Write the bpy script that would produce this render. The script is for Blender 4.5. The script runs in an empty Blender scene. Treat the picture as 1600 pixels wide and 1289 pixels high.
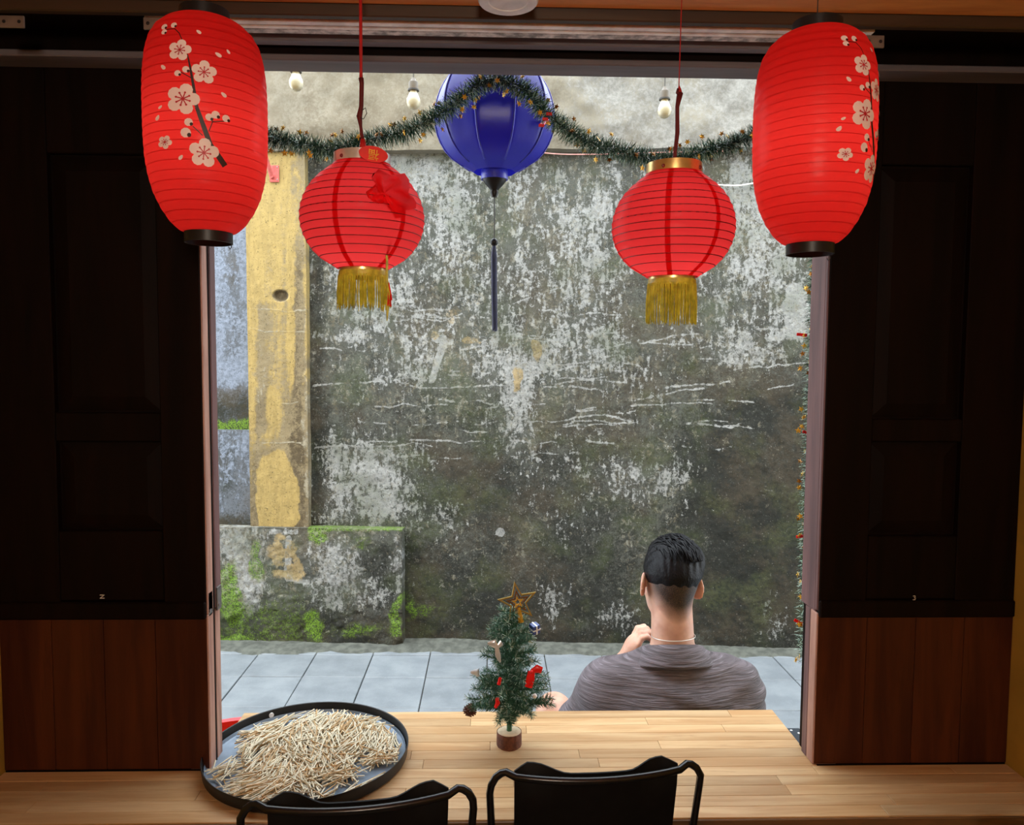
import bpy, math, random
import numpy as np
from mathutils import Vector, Matrix, Euler
random.seed(7); rng = np.random.default_rng(11)
PI = math.pi
sc = bpy.context.scene
col = sc.collection

# ------------------------------------------------------------------ camera, sky, light, exposure
F, CX, CY = 1200.0, 800.0, 644.5
PITCH, ROLL, YAW, EYE = math.radians(3.75), 0.0065, math.radians(1.6), 1.6
cam_d = bpy.data.cameras.new('camera'); cam = bpy.data.objects.new('camera', cam_d); col.objects.link(cam)
cam_d.sensor_fit = 'HORIZONTAL'; cam_d.sensor_width = 36.0; cam_d.lens = 36.0 * F / 1600.0
cam_d.clip_start = 0.02
cam.matrix_world = (Matrix.Translation((0, 0, EYE)) @ Matrix.Rotation(-YAW, 4, 'Z') @
                    Matrix.Rotation(PI / 2 - PITCH, 4, 'X') @ Matrix.Rotation(ROLL, 4, 'Z'))
sc.camera = cam
world = bpy.data.worlds.new('overcast_sky'); sc.world = world; world.use_nodes = True
wn = world.node_tree.nodes['Background']
wn.inputs[0].default_value = (0.86, 0.94, 1.0, 1); wn.inputs[1].default_value = 4.4
sc.view_settings.view_transform = 'Standard'; sc.view_settings.look = 'None'
sc.view_settings.gamma = 1.0; sc.view_settings.use_curve_mapping = False
sc.view_settings.exposure = 0.35
# the soft brightest part of the overcast sky, above the alley and a little to the left
sun_d = bpy.data.lights.new('sun', 'SUN'); sun_d.energy = 2.5; sun_d.angle = math.radians(50); sun_d.color = (1.0, 0.98, 0.95)
sun = bpy.data.objects.new('sun', sun_d); col.objects.link(sun)
sun.rotation_euler = Vector((0.35, 0.42, -1.0)).to_track_quat('-Z', 'Y').to_euler()

# ------------------------------------------------------------------ helpers
def ray(px, py):
    x = px - CX; y = py - CY
    c, s = math.cos(ROLL), math.sin(ROLL)
    x, y = (x * c + y * s) / F, (-x * s + y * c) / F
    cp, sp = math.cos(PITCH), math.sin(PITCH)
    return x, cp - y * sp, -sp - y * cp
def uvw(u, v):
    c, s = math.cos(YAW), math.sin(YAW)
    return u * c + v * s, -u * s + v * c
def PY(px, py, Y):
    u, v, z = ray(px, py); X, Yd = uvw(u, v); t = Y / Yd
    return Vector((X * t, Y, EYE + z * t))
def PZ(px, py, Z):
    u, v, z = ray(px, py); t = (Z - EYE) / z; X, Yd = uvw(u * t, v * t)
    return Vector((X, Yd, Z))
def project(X, Y, Z):
    """world arrays -> photograph coordinates (used only to design where the paint and stains of the wall sit)"""
    c, s = math.cos(YAW), math.sin(YAW)
    u = X * c - Y * s; v = X * s + Y * c; z = Z - EYE
    cp, sp = math.cos(PITCH), math.sin(PITCH)
    d = v * cp - z * sp; up = v * sp + z * cp
    x = u / d * F; y = -up / d * F
    c, s = math.cos(ROLL), math.sin(ROLL)
    return x * c - y * s + CX, x * s + y * c + CY

class MB:
    def __init__(s): s.v = []; s.f = []; s.mi = []
    def add(s, v, f, m=0):
        o = len(s.v); s.v += [tuple(p) for p in v]; s.f += [tuple(i + o for i in q) for q in f]; s.mi += [m] * len(f); return s
    def box(s, a, b, ch=0.0, m=0):
        x0, y0, z0 = a; x1, y1, z1 = b
        if ch <= 0:
            v = [(x0,y0,z0),(x1,y0,z0),(x1,y1,z0),(x0,y1,z0),(x0,y0,z1),(x1,y0,z1),(x1,y1,z1),(x0,y1,z1)]
            return s.add(v, [(3,2,1,0),(4,5,6,7),(0,1,5,4),(1,2,6,5),(2,3,7,6),(3,0,4,7)], m)
        lo = (x0, y0, z0); hi = (x1, y1, z1); v = []; ix = {}
        for cn in [(i, j, k) for i in (0, 1) for j in (0, 1) for k in (0, 1)]:
            for ax in range(3):
                p = []
                for d in range(3):
                    e = 0 if d == ax else ch
                    p.append(hi[d] - e if cn[d] else lo[d] + e)
                ix[cn, ax] = len(v); v.append(tuple(p))
        def cor(d):
            c = [0, 0, 0]
            for q, w in d.items(): c[q] = w
            return tuple(c)
        f = [tuple(ix[c, ax] for ax in range(3)) for c in [(i, j, k) for i in (0, 1) for j in (0, 1) for k in (0, 1)]]
        for ax in range(3):
            o1, o2 = [d for d in range(3) if d != ax]
            for sg in (0, 1):
                f.append(tuple(ix[cor({ax: sg, o1: p, o2: q}), ax] for p, q in ((0, 0), (1, 0), (1, 1), (0, 1))))
            for p in (0, 1):
                for q in (0, 1):
                    c1 = cor({ax: 0, o1: p, o2: q}); c2 = cor({ax: 1, o1: p, o2: q})
                    f.append((ix[c1, o1], ix[c1, o2], ix[c2, o2], ix[c2, o1]))
        return s.add(v, f, m)
    def tube(s, pts, rad, n=8, caps=True, closed=False, m=0, flat=1.0):
        pts = [Vector(p) for p in pts]; k = len(pts)
        if not hasattr(rad, '__len__'): rad = [rad] * k
        v = []; f = []; ref = None
        for i, p in enumerate(pts):
            if closed: t = pts[(i+1) % k] - pts[i-1]
            else: t = pts[min(i+1, k-1)] - pts[max(i-1, 0)]
            if t.length < 1e-9: t = Vector((0, 0, 1))
            t.normalize()
            if ref is None:
                ref = Vector((0, 0, 1)) if abs(t.z) < 0.9 else Vector((1, 0, 0))
            a = (ref - t * ref.dot(t))
            if a.length < 1e-6: a = t.orthogonal()
            a.normalize(); ref = a; b = t.cross(a)
            for j in range(n):
                w = 2 * PI * j / n
                v.append(p + a * math.cos(w) * rad[i] + b * math.sin(w) * rad[i] * flat)
        for i in range(k if closed else k - 1):
            for j in range(n):
                i2 = (i + 1) % k; j2 = (j + 1) % n
                f.append((i*n+j, i*n+j2, i2*n+j2, i2*n+j))
        if caps and not closed:
            f.append(tuple(range(n-1, -1, -1))); f.append(tuple((k-1)*n + j for j in range(n)))
        return s.add(v, f, m)
    def lathe(s, prof, n=32, c=(0, 0, 0), caps=False, m=0, gore=0, ga=0.0):
        v = []; f = []
        for r, z in prof:
            for j in range(n):
                w = 2 * PI * j / n
                rr = r
                if gore: rr = r * (1 - ga * abs(math.sin(w * gore / 2)) ** 1.0 * 1.0)
                v.append((c[0] + rr * math.cos(w), c[1] + rr * math.sin(w), c[2] + z))
        for i in range(len(prof) - 1):
            for j in range(n):
                j2 = (j + 1) % n
                f.append((i*n+j, i*n+j2, (i+1)*n+j2, (i+1)*n+j))
        if caps:
            f.append(tuple(range(n-1, -1, -1))); f.append(tuple((len(prof)-1)*n + j for j in range(n)))
        return s.add(v, f, m)
    def prism(s, poly, axis, a, b, m=0):
        """poly: 2D points; axis 'x','y' or 'z' is the extrusion direction from a to b"""
        n = len(poly); v = []
        for t in (a, b):
            for p, q in poly:
                v.append({'x': (t, p, q), 'y': (p, t, q), 'z': (p, q, t)}[axis])
        f = [tuple(range(n-1, -1, -1)), tuple(range(n, 2*n))]
        for i in range(n): j = (i+1) % n; f.append((i, j, n+j, n+i))
        return s.add(v, f, m)
    def sphere(s, c, r, n=12, k=8, m=0):
        r = r if hasattr(r, '__len__') else (r, r, r)
        v = [(c[0], c[1], c[2] - r[2])]
        for i in range(1, k):
            t = PI * i / k - PI/2
            for j in range(n):
                w = 2*PI*j/n
                v.append((c[0]+r[0]*math.cos(t)*math.cos(w), c[1]+r[1]*math.cos(t)*math.sin(w), c[2]+r[2]*math.sin(t)))
        v.append((c[0], c[1], c[2] + r[2])); f = []
        for j in range(n): f.append((0, 1+(j+1) % n, 1+j))
        for i in range(k-2):
            for j in range(n):
                a = 1+i*n; j2 = (j+1) % n
                f.append((a+j, a+j2, a+n+j2, a+n+j))
        a = 1+(k-2)*n
        for j in range(n): f.append((a+j, a+(j+1) % n, len(v)-1))
        return s.add(v, f, m)
    def mesh(s, name, mat, smooth=False, recalc=True):
        me = bpy.data.meshes.new(name); me.from_pydata(s.v, [], s.f)
        for x in (mat if isinstance(mat, (list, tuple)) else [mat]): me.materials.append(x)
        if any(s.mi): me.polygons.foreach_set('material_index', s.mi)
        if recalc:
            import bmesh
            bm = bmesh.new(); bm.from_mesh(me); bmesh.ops.recalc_face_normals(bm, faces=bm.faces); bm.to_mesh(me); bm.free()
        if smooth:
            me.polygons.foreach_set('use_smooth', [True] * len(me.polygons))
            if smooth != 'all': me.set_sharp_from_angle(angle=math.radians(40))
        me.update(); return me
    def build(s, name, mat, parent=None, smooth=False, recalc=True):
        return link(name, s.mesh(name, mat, smooth, recalc), parent)

def link(name, me, parent=None, loc=None):
    o = bpy.data.objects.new(name, me); col.objects.link(o)
    if parent is not None: o.parent = parent
    if loc is not None: o.location = loc
    return o
def tag(o, label, cat, group=None, kind=None):
    o['label'] = label
    if cat: o['category'] = cat
    if group: o['group'] = group
    if kind: o['kind'] = kind
    return o
def thing(name, label, cat, loc=(0, 0, 0), rz=0.0, group=None):
    o = bpy.data.objects.new(name, None); col.objects.link(o); o.empty_display_size = 0.05
    o.location = loc; o.rotation_euler = (0, 0, rz)
    return tag(o, label, cat, group)
def struct(o, label=None):
    o['kind'] = 'structure'
    if label: o['label'] = label
    return o
def copy_tree(o, parent=None):
    c = o.copy(); col.objects.link(c); c.parent = parent
    for ch in list(o.children): copy_tree(ch, c)
    return c

# ------------------------------------------------------------------ materials
def S(h):
    """sRGB hex -> linear"""
    h = h.lstrip('#'); out = []
    for i in (0, 2, 4):
        c = int(h[i:i+2], 16) / 255
        out.append(c / 12.92 if c <= 0.04045 else ((c + 0.055) / 1.055) ** 2.4)
    return tuple(out) + (1,)
class NT:
    def __init__(s, name):
        s.m = bpy.data.materials.new(name); s.m.use_nodes = True
        s.t = s.m.node_tree; s.p = s.t.nodes['Principled BSDF']; s.out = s.t.nodes['Material Output']
    def n(s, typ, **kw):
        o = s.t.nodes.new('ShaderNode' + typ)
        for k, v in kw.items(): setattr(o, k, v)
        return o
    def l(s, a, b): s.t.links.new(a, b)
    def put(s, sock, x):
        if hasattr(x, 'is_output'): s.l(x, sock)
        else: sock.default_value = x
    def math(s, op, a, b=0.0, clamp=False):
        o = s.n('Math', operation=op, use_clamp=clamp); s.put(o.inputs[0], a); s.put(o.inputs[1], b); return o.outputs[0]
    def rng(s, x, a, b, c=0.0, d=1.0):
        o = s.n('MapRange', interpolation_type='SMOOTHSTEP'); s.put(o.inputs[0], x)
        for i, v in enumerate((a, b, c, d)): o.inputs[i+1].default_value = v
        return o.outputs[0]
    def mix(s, fac, a, b, blend='MIX'):
        o = s.n('Mix', data_type='RGBA', blend_type=blend); s.put(o.inputs[0], fac); s.put(o.inputs[6], a); s.put(o.inputs[7], b); return o.outputs[2]
    def coords(s, scale=(1, 1, 1), kind='Object', loc=(0, 0, 0)):
        t = s.n('TexCoord'); mp = s.n('Mapping'); mp.inputs['Scale'].default_value = scale
        s.put(mp.inputs['Location'], loc)
        s.l(t.outputs[kind], mp.inputs[0]); return mp.outputs[0]
    def noise(s, vec, scale=1.0, detail=4, rough=0.55, dist=0.0):
        o = s.n('TexNoise'); s.l(vec, o.inputs['Vector']); o.inputs['Scale'].default_value = scale
        o.inputs['Detail'].default_value = detail; o.inputs['Roughness'].default_value = rough; o.inputs['Distortion'].default_value = dist
        return o.outputs[0]
    def bump(s, h, strength=0.3, dist=0.01):
        o = s.n('Bump'); s.put(o.inputs['Height'], h); o.inputs['Strength'].default_value = strength; o.inputs['Distance'].default_value = dist
        s.l(o.outputs[0], s.p.inputs['Normal']); return o.outputs[0]
    def set(s, color=None, rough=None, metal=None, **kw):
        if color is not None: s.put(s.p.inputs['Base Color'], color)
        if rough is not None: s.put(s.p.inputs['Roughness'], rough)
        if metal is not None: s.put(s.p.inputs['Metallic'], metal)
        for k, v in kw.items(): s.put(s.p.inputs[k.replace('_', ' ')], v)
        return s.m

def plain(name, color, rough=0.5, metal=0.0, var=0.12, scale=30.0, bump=0.0, spec=0.5):
    t = NT(name); v = t.coords()
    n = t.noise(v, scale, 4)
    c = t.mix(t.rng(n, 0.3, 0.7), tuple(x * (1 - var) for x in color[:3]) + (1,), tuple(min(1, x * (1 + var)) for x in color[:3]) + (1,))
    if bump: t.bump(n, bump, 0.004)
    t.p.inputs['Specular IOR Level'].default_value = spec
    return t.set(c, rough, metal)
def wood(name, dark, light, axis=0, rough=0.4, scale=9.0, rnd=0.35, spec=0.5):
    t = NT(name)
    sc3 = [1.0, 1.0, 1.0]; sc3 = [scale * 4] * 3; sc3[axis] = scale * 0.35
    oi = t.n('ObjectInfo'); off = t.n('CombineXYZ')
    m = t.math('MULTIPLY', oi.outputs['Random'], 37.0)
    for i in range(3): t.l(m, off.inputs[i])
    v = t.coords(tuple(sc3), loc=off.outputs[0])
    n = t.noise(v, 1.0, 8, 0.6, 0.6); fine = t.noise(v, 5.0, 5, 0.7)
    c = t.mix(t.rng(n, 0.3, 0.7), dark, light)
    c = t.mix(t.math('MULTIPLY', t.rng(fine, 0.55, 0.75), 0.5), c, tuple(x * 0.6 for x in dark[:3]) + (1,))
    vv = t.math('ADD', t.math('MULTIPLY', t.math('SUBTRACT', oi.outputs['Random'], 0.5), rnd), 1.0)
    hs = t.n('HueSaturation'); t.put(hs.inputs['Color'], c); t.put(hs.inputs['Value'], vv)
    c = hs.outputs[0]
    t.bump(fine, 0.12, 0.002)
    t.p.inputs['Specular IOR Level'].default_value = spec
    return t.set(c, rough)
def cloth_trans(name, color, trans, rough=0.35, tw=0.55, gloss=0.25, weave=500.0):
    """thin translucent paper or silk: part diffuse, part translucent, with a thin sheen"""
    t = NT(name); v = t.coords()
    n = t.noise(v, 14.0, 4); k = t.rng(n, 0.25, 0.75, 0.88, 1.0)
    cc = t.mix(k, tuple(x * 0.8 for x in color[:3]) + (1,), color)
    t.set(cc, rough); t.p.inputs['Specular IOR Level'].default_value = gloss
    tr = t.n('BsdfTranslucent'); tr.inputs[0].default_value = trans
    mx = t.n('MixShader'); mx.inputs[0].default_value = tw
    t.l(t.p.outputs[0], mx.inputs[1]); t.l(tr.outputs[0], mx.inputs[2]); t.l(mx.outputs[0], t.out.inputs[0])
    f = t.noise(v, 60.0, 3); t.bump(f, 0.15, 0.003)
    return t.m

M = {}
M['wood_top'] = wood('butcher_block', S('#a68056'), S('#c0a27a'), 0, 0.36, 7.0, 0.34, .35)
M['wood_core'] = wood('board_core', S('#4a331d'), S('#6b4c2c'), 0, 0.6)
M['wood_dark'] = wood('dark_stained_wood', S('#0a0402'), S('#140804'), 2, 0.6, 6.0, 0.25, .08)
M['wood_red'] = wood('red_brown_board', S('#32130a'), S('#4c240e'), 2, 0.5, 5.0, 0.15, .2)
M['wood_jamb'] = wood('purple_brown_jamb', S('#4a3030'), S('#6b4a48'), 2, 0.55, 7.0, 0.15)
M['wood_jamb_light'] = wood('bare_jamb_edge', S('#8a6152'), S('#b58b7a'), 2, 0.55, 10.0, 0.15)
M['wood_ceiling'] = wood('ceiling_board', S('#b86c30'), S('#e09a54'), 0, 0.4, 5.0, 0.2)
M['beam'] = wood('brown_beam', S('#33200f'), S('#44301c'), 0, 0.5, 5.0, 0.15)
M['lintel'] = wood('grey_lintel', S('#5c5458'), S('#746c70'), 0, 0.5, 5.0, 0.1)
M['rail'] = plain('pale_lit_track', S('#f0ece8'), 0.4, 0.0, 0.2, 25)  # light reflected off the metal tracks, put in as pale colour
M['rail_worn'] = plain('chipped_track', S('#b5aeaa'), .5, 0, .6, 60)
M['black'] = plain('black_enamel', (0.010, 0.010, 0.011, 1), 0.4, 0.0, 0.2, 30, 0, .3)
M['black_metal'] = plain('black_tube', (0.006, 0.006, 0.007, 1), 0.25, 0.0, 0.2, 30, 0, .4)
M['brass'] = plain('brass_foil', S('#d4b878'), 0.3, 0.75, 0.15)
M['silver'] = plain('silver_foil', S('#c8c4bf'), 0.3, 0.4, 0.15)
M['gold'] = plain('gold_foil', S('#e0b03c'), 0.3, 0.35, 0.2)
M['steel'] = plain('steel_plate', S('#8f8a88'), 0.4, 0.8, 0.2)
M['yellow_wall'] = plain('ochre_limewash', S('#a8842e'), 0.8, 0, 0.15, 6, 0.2)
M['floor'] = plain('dark_floor_tile', S('#5a5148'), 0.35, 0, 0.15, 8)
M['back_wall'] = plain('dim_back_wall', S('#7d6238'), 0.85, 0, 0.15, 5)
M['red'] = cloth_trans('red_paper', S('#f01c22'), S('#ff4840'), tw=0.78, gloss=0.4)
M['red_nylon'] = cloth_trans('red_nylon', S('#f42838'), S('#ff585c'), tw=0.86, gloss=0.3)
M['red_seam'] = cloth_trans('red_seam', S('#d41620'), S('#e82028'), tw=0.6, gloss=0.2)
M['wire_rib'] = plain('lantern_rib', S('#6e0a10'), 0.5)
M['blue'] = cloth_trans('blue_silk', S('#2a2aa8'), S('#3030c0'), tw=0.35, gloss=0.6)
M['blue_trim'] = plain('blue_trim', S('#3a40b8'), 0.35)
M['print_white'] = cloth_trans('white_print', S('#fbe9e6'), S('#f0c0c0'), tw=0.08, gloss=0.2)
M['print_dark'] = plain('dark_print', S('#2a0d0c'), 0.5)
M['print_red'] = plain('red_print', S('#c02030'), 0.5)
M['cord_red'] = plain('red_cord', S('#b01414'), 0.7)
M['cord_dark'] = plain('dark_red_cord', S('#5a0c10'), 0.7)
M['fringe'] = plain('gold_fringe', S('#bcb83c'), 0.5, 0.0, 0.3, 90)
M['tassel'] = plain('navy_tassel', S('#1a1c4a'), 0.5, 0, 0.3, 90)
M['tinsel'] = plain('green_tinsel', S('#1d4733'), 0.4, 0.0, 0.5, 200)
M['tinsel_tip'] = plain('frosted_tinsel', S('#a9c4b2'), 0.4, 0.0, 0.2, 200)
M['needle'] = plain('artificial_needles', S('#2e5a44'), 0.45, 0.0, 0.4, 150)
M['needle_tip'] = plain('frosted_needles', S('#b4c8ba'), 0.45, 0.0, 0.3, 150)
M['bark'] = plain('bark', S('#5d3524'), 0.8, 0, 0.35, 120, 0.4)
M['wood_slice'] = plain('cut_wood', S('#c9b79a'), 0.7, 0, 0.15, 60)
M['bow'] = plain('red_satin', S('#e01818'), 0.35)
M['silver_ribbon'] = plain('silver_ribbon', S('#dbe6f2'), 0.25, 0.35)
M['gift_blue'] = plain('blue_gift_wrap', S('#24408a'), 0.3)
M['cone'] = plain('pine_cone', S('#5a2f22'), 0.7, 0, 0.3, 100)
M['stick'] = plain('pale_stick', S('#c6bda4'), 0.5, 0, 0.2, 60)
M['tray_in'] = plain('slate_tray', S('#7a8a9c'), 0.3, 0.2, 0.1)
M['bulb'] = plain('milky_bulb', S('#b8b29a'), 0.25)
M['socket'] = plain('grey_socket', S('#5d554a'), 0.5)
M['lamp_white'] = plain('white_lamp', S('#d8d8d8'), 0.4)
M['plastic_red'] = plain('red_plastic', S('#d81422'), 0.3)
M['cable'] = plain('dark_cable', S('#2a2826'), 0.6)
M['wire_white'] = plain('white_wire', S('#d8d4cc'), 0.5)
M['bracket_red'] = plain('red_bracket', S('#b4524c'), 0.6, 0, 0.25, 40)
M['leather'] = plain('black_leatherette', (0.004, 0.004, 0.0045, 1), 0.6, 0, 0.2, 60, 0.1, .15)
M['chalk'] = plain('chalk_mark', S('#c8c4bc'), 0.8)
M['dirt'] = plain('joint_dirt', S('#4b4a44'), 0.9)

# ------------------------------------------------------------------ numpy noise for stain maps
def vnoise(x, y, seed):
    xi = np.floor(x).astype(np.int64); yi = np.floor(y).astype(np.int64); fx = x - xi; fy = y - yi
    def h(a, b):
        n = (a * 374761393 + b * 668265263 + seed * 1442695041) & 0x7fffffff
        n = ((n ^ (n >> 13)) * 1274126177) & 0x7fffffff
        return ((n ^ (n >> 16)) & 0xffff) / 65535.0
    fx = fx * fx * (3 - 2 * fx); fy = fy * fy * (3 - 2 * fy)
    return (h(xi, yi) * (1 - fx) + h(xi + 1, yi) * fx) * (1 - fy) + (h(xi, yi + 1) * (1 - fx) + h(xi + 1, yi + 1) * fx) * fy
def fbm(x, y, s, seed, o=4, g=0.55, sy=1.0):
    r = 0; a = 1.0; t = 0
    for k in range(o):
        r = r + a * vnoise(x / s * 2 ** k, y / (s * sy) * 2 ** k, seed + k * 17); t += a; a *= g
    return r / t
def blob(x, y, cx, cy, rx, ry, soft=0.4):
    d = np.sqrt(((x - cx) / rx) ** 2 + ((y - cy) / ry) ** 2)
    return np.clip((1 + soft - d) / (2 * soft), 0, 1)
def boxm(x, y, x0, x1, y0, y1, s=12.0):
    return np.clip((x - x0) / s + .5, 0, 1) * np.clip((x1 - x) / s + .5, 0, 1) * np.clip((y - y0) / s + .5, 0, 1) * np.clip((y1 - y) / s + .5, 0, 1)
def strokes(x, y, lines, w=1.6, seed=5):
    m = np.zeros_like(x)
    wob = (fbm(x, y, 30, seed, 3) - .5) * 10
    for L in lines:
        ww = w
        for (a, b), (c, d) in zip(L[:-1], L[1:]):
            x0 = min(a, c) - 8; x1 = max(a, c) + 8; y0 = min(b, d) - 14; y1 = max(b, d) + 14
            k = (x > x0) & (x < x1) & (y > y0) & (y < y1)
            if not k.any(): continue
            X = x[k]; Y = y[k] + wob[k]
            t = np.clip(((X - a) * (c - a) + (Y - b) * (d - b)) / max(1e-6, (c - a) ** 2 + (d - b) ** 2), 0, 1)
            dist = np.hypot(X - a - t * (c - a), Y - b - t * (d - b))
            m[k] = np.maximum(m[k], np.clip((ww + 1.2 - dist) / 1.6, 0, 1))
    return m

def weathered(name, grey, dark, white, ochre=S('#d2a64a'), brown=S('#6f5f46'), streak=3.0, wamt=1.0, bump=0.5, pits=.75, lichen=True):
    """stained limewash: attribute mask = (lime white, dark growth, moss, ochre paint); nodes break it up"""
    t = NT(name); at = t.n('Attribute', attribute_name='mask'); sp = t.n('SeparateColor'); t.l(at.outputs['Color'], sp.inputs[0])
    W, D, G = sp.outputs; A = at.outputs['Alpha']
    v = t.coords(); vs = t.coords((1, 1, 1.0 / streak))
    n1 = t.noise(vs, 46, 7, 0.66, 0.3); n2 = t.noise(v, 13, 8, 0.66); n3 = t.noise(v, 120, 4, 0.7); n4 = t.noise(v, 3.2, 4, 0.6); n5 = t.noise(v, 48, 6, 0.7, .4)
    c0 = lambda n: t.math('SUBTRACT', n, 0.5)
    mul = lambda a, b: t.math('MULTIPLY', a, b)
    add = lambda a, b: t.math('ADD', a, b)
    dk = t.rng(add(D, add(mul(c0(n2), 1.3), add(mul(c0(n5), 1.6), mul(c0(n3), 1.2)))), 0.1, 0.95)
    base = t.mix(dk, grey, dark)
    base = t.mix(mul(t.rng(add(n4, mul(c0(n5), .5)), 0.42, 0.68), 0.75), base, t.mix(0.55, base, brown))
    wf = t.rng(add(W, add(mul(c0(n1), 1.7 * wamt), add(mul(c0(n2), 0.7 * wamt), add(mul(c0(n5), 1.8 * wamt), mul(c0(n3), 0.9 * wamt))))), 0.46, 0.76)
    wcol = t.mix(t.rng(n5, 0.35, 0.68), tuple(x * 0.6 for x in white[:3]) + (1,), white)
    c = t.mix(mul(wf, .93), base, wcol)
    of = t.rng(add(A, add(mul(c0(n2), 0.6), add(mul(c0(n5), 1.2), mul(c0(n3), 0.8)))), 0.30, 0.75)
    c = t.mix(mul(of, .9), c, t.mix(t.rng(n1, 0.35, 0.65), tuple(x * 0.78 for x in ochre[:3]) + (1,), ochre))
    gf = t.rng(add(G, add(mul(c0(n2), 1.0), add(mul(c0(n5), 1.5), mul(c0(n3), .8)))), 0.45, 0.95)
    c = t.mix(mul(gf, .92), c, t.mix(t.rng(n3, 0.4, 0.62), S('#3a4a18'), t.mix(t.rng(G, .5, 1.0), S('#76863a'), S('#a8e034'))))
    if lichen:
        n6 = t.noise(v, 30, 6, .72, .8); n7 = t.noise(v, 5, 3, .5)
        c = t.mix(mul(t.rng(n7, .45, .7), mul(t.rng(n5, .3, .6), .75)), c, t.mix(.65, c, S('#5c6a38')))
        lf = t.rng(add(n6, add(mul(c0(n3), .5), add(mul(c0(n2), .5), mul(c0(D), -.22)))), .53, .64)
        c = t.mix(mul(lf, .62), c, t.mix(t.rng(n1, .4, .62), S('#8f866c'), S('#c9c8b8')))
        sp2 = t.rng(n3, .36, .30); c = t.mix(mul(sp2, .7), c, S('#dcdcd0'))
    pit = t.rng(n3, 0.58, 0.66); c = t.mix(mul(pit, pits), c, tuple(x * 0.5 for x in dark[:3]) + (1,))
    h = add(mul(wf, 0.5), add(mul(n3, 0.6), add(mul(n5, .8), mul(n2, 0.8)))); t.bump(h, bump, 0.007)
    c = t.mix(1.0, c, (.42, .42, .42, 1), 'MULTIPLY')            # old lime is far darker than fresh paint
    return t.set(c, 0.85)
M['wall_old'] = weathered('stained_lime_wall', S('#6c6f66'), S('#1e2218'), S('#dcdfdd'), ochre=S('#d8bd84'))
M['wall_blue'] = weathered('peeling_blue_lime', S('#848c98'), S('#2a3022'), S('#bccbe4'), streak=4.0, wamt=0.6, lichen=False)
M['wall_yellow'] = weathered('faded_ochre_paint', S('#b3a078'), S('#6b5a3a'), S('#d8cdb0'), ochre=S('#e8c878'), streak=5.0, wamt=0.8, bump=0.4, pits=.8, lichen=False)
M['wall_cream'] = weathered('cream_render', S('#aea692'), S('#9c9078'), S('#c0beb6'), streak=1.5, wamt=0.22, bump=0.25, pits=.12, lichen=False)

# ------------------------------------------------------------------ the alley wall opposite (its own frame: s along, n out towards the house)
WA = math.atan(0.08); WY0 = 4.27
def W(s, n, z): return (s * math.cos(WA) - n * math.sin(WA), WY0 - s * math.sin(WA) - n * math.cos(WA), z)
def PW(px, py, n=0.0):
    u, v, z = ray(px, py); X, Y = uvw(u, v)
    den = X * (-math.sin(WA)) + Y * (-math.cos(WA))
    t = (n - WY0 * math.cos(WA)) / den
    X *= t; Y *= t
    return (X * math.cos(WA) - (Y - WY0) * math.sin(WA), EYE + z * t)
def grid_slab(name, s0, s1, z0, z1, n0, back, mat, maskf, step=0.006, relief=None, parent=None, top=True):
    """a slab of wall with a finely divided, uneven front that carries the stain mask"""
    ns = max(2, int((s1 - s0) / step)); nz = max(2, int((z1 - z0) / step))
    s = np.linspace(s0, s1, ns + 1); z = np.linspace(z0, z1, nz + 1); Sg, Zg = np.meshgrid(s, z)
    X0 = Sg * math.cos(WA) - n0 * math.sin(WA); Y0 = WY0 - Sg * math.sin(WA) - n0 * math.cos(WA)
    px, py = project(X0, Y0, Zg)
    N = np.full_like(Sg, n0)
    if relief is not None: N = N + relief(Sg, Zg, px, py)
    X = Sg * math.cos(WA) - N * math.sin(WA); Y = WY0 - Sg * math.sin(WA) - N * math.cos(WA)
    co = np.stack([X, Y, Zg], -1).reshape(-1, 3)
    idx = np.arange((ns + 1) * (nz + 1)).reshape(nz + 1, ns + 1)
    q = np.stack([idx[:-1, :-1], idx[:-1, 1:], idx[1:, 1:], idx[1:, :-1]], -1).reshape(-1, 4)
    # rim: extrude the border back
    bl = np.concatenate([idx[0, :-1], idx[:-1, -1], idx[-1, :0:-1], idx[:0:-1, 0]])
    off = len(co)
    bs = Sg.reshape(-1)[bl]; bz = Zg.reshape(-1)[bl]
    bx = bs * math.cos(WA) - back * math.sin(WA); by = WY0 - bs * math.sin(WA) - back * math.cos(WA)
    co = np.concatenate([co, np.stack([bx, by, bz], -1)])
    k = len(bl); a = np.arange(k); b = (a + 1) % k
    rim = np.stack([bl[b], bl[a], off + a, off + b], -1)
    q = np.concatenate([q, rim])
    me = bpy.data.meshes.new(name)
    me.vertices.add(len(co)); me.vertices.foreach_set('co', co.astype(np.float32).ravel())
    me.loops.add(q.size); me.loops.foreach_set('vertex_index', q.astype(np.int32).ravel())
    me.polygons.add(len(q)); me.polygons.foreach_set('loop_start', np.arange(0, q.size, 4, dtype=np.int32))
    me.update(calc_edges=True); me.validate()
    mk = maskf(px, py)
    arr = np.stack([np.clip(m, -1, 2) for m in mk], -1).reshape(-1, 4)
    arr = np.concatenate([arr, arr[bl]])
    at = me.attributes.new('mask', 'FLOAT_COLOR', 'POINT'); at.data.foreach_set('color', arr.astype(np.float32).ravel())
    me.materials.append(mat); me.polygons.foreach_set('use_smooth', [True] * len(me.polygons)); me.set_sharp_from_angle(angle=math.radians(50))
    o = link(name, me, parent); return o

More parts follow.
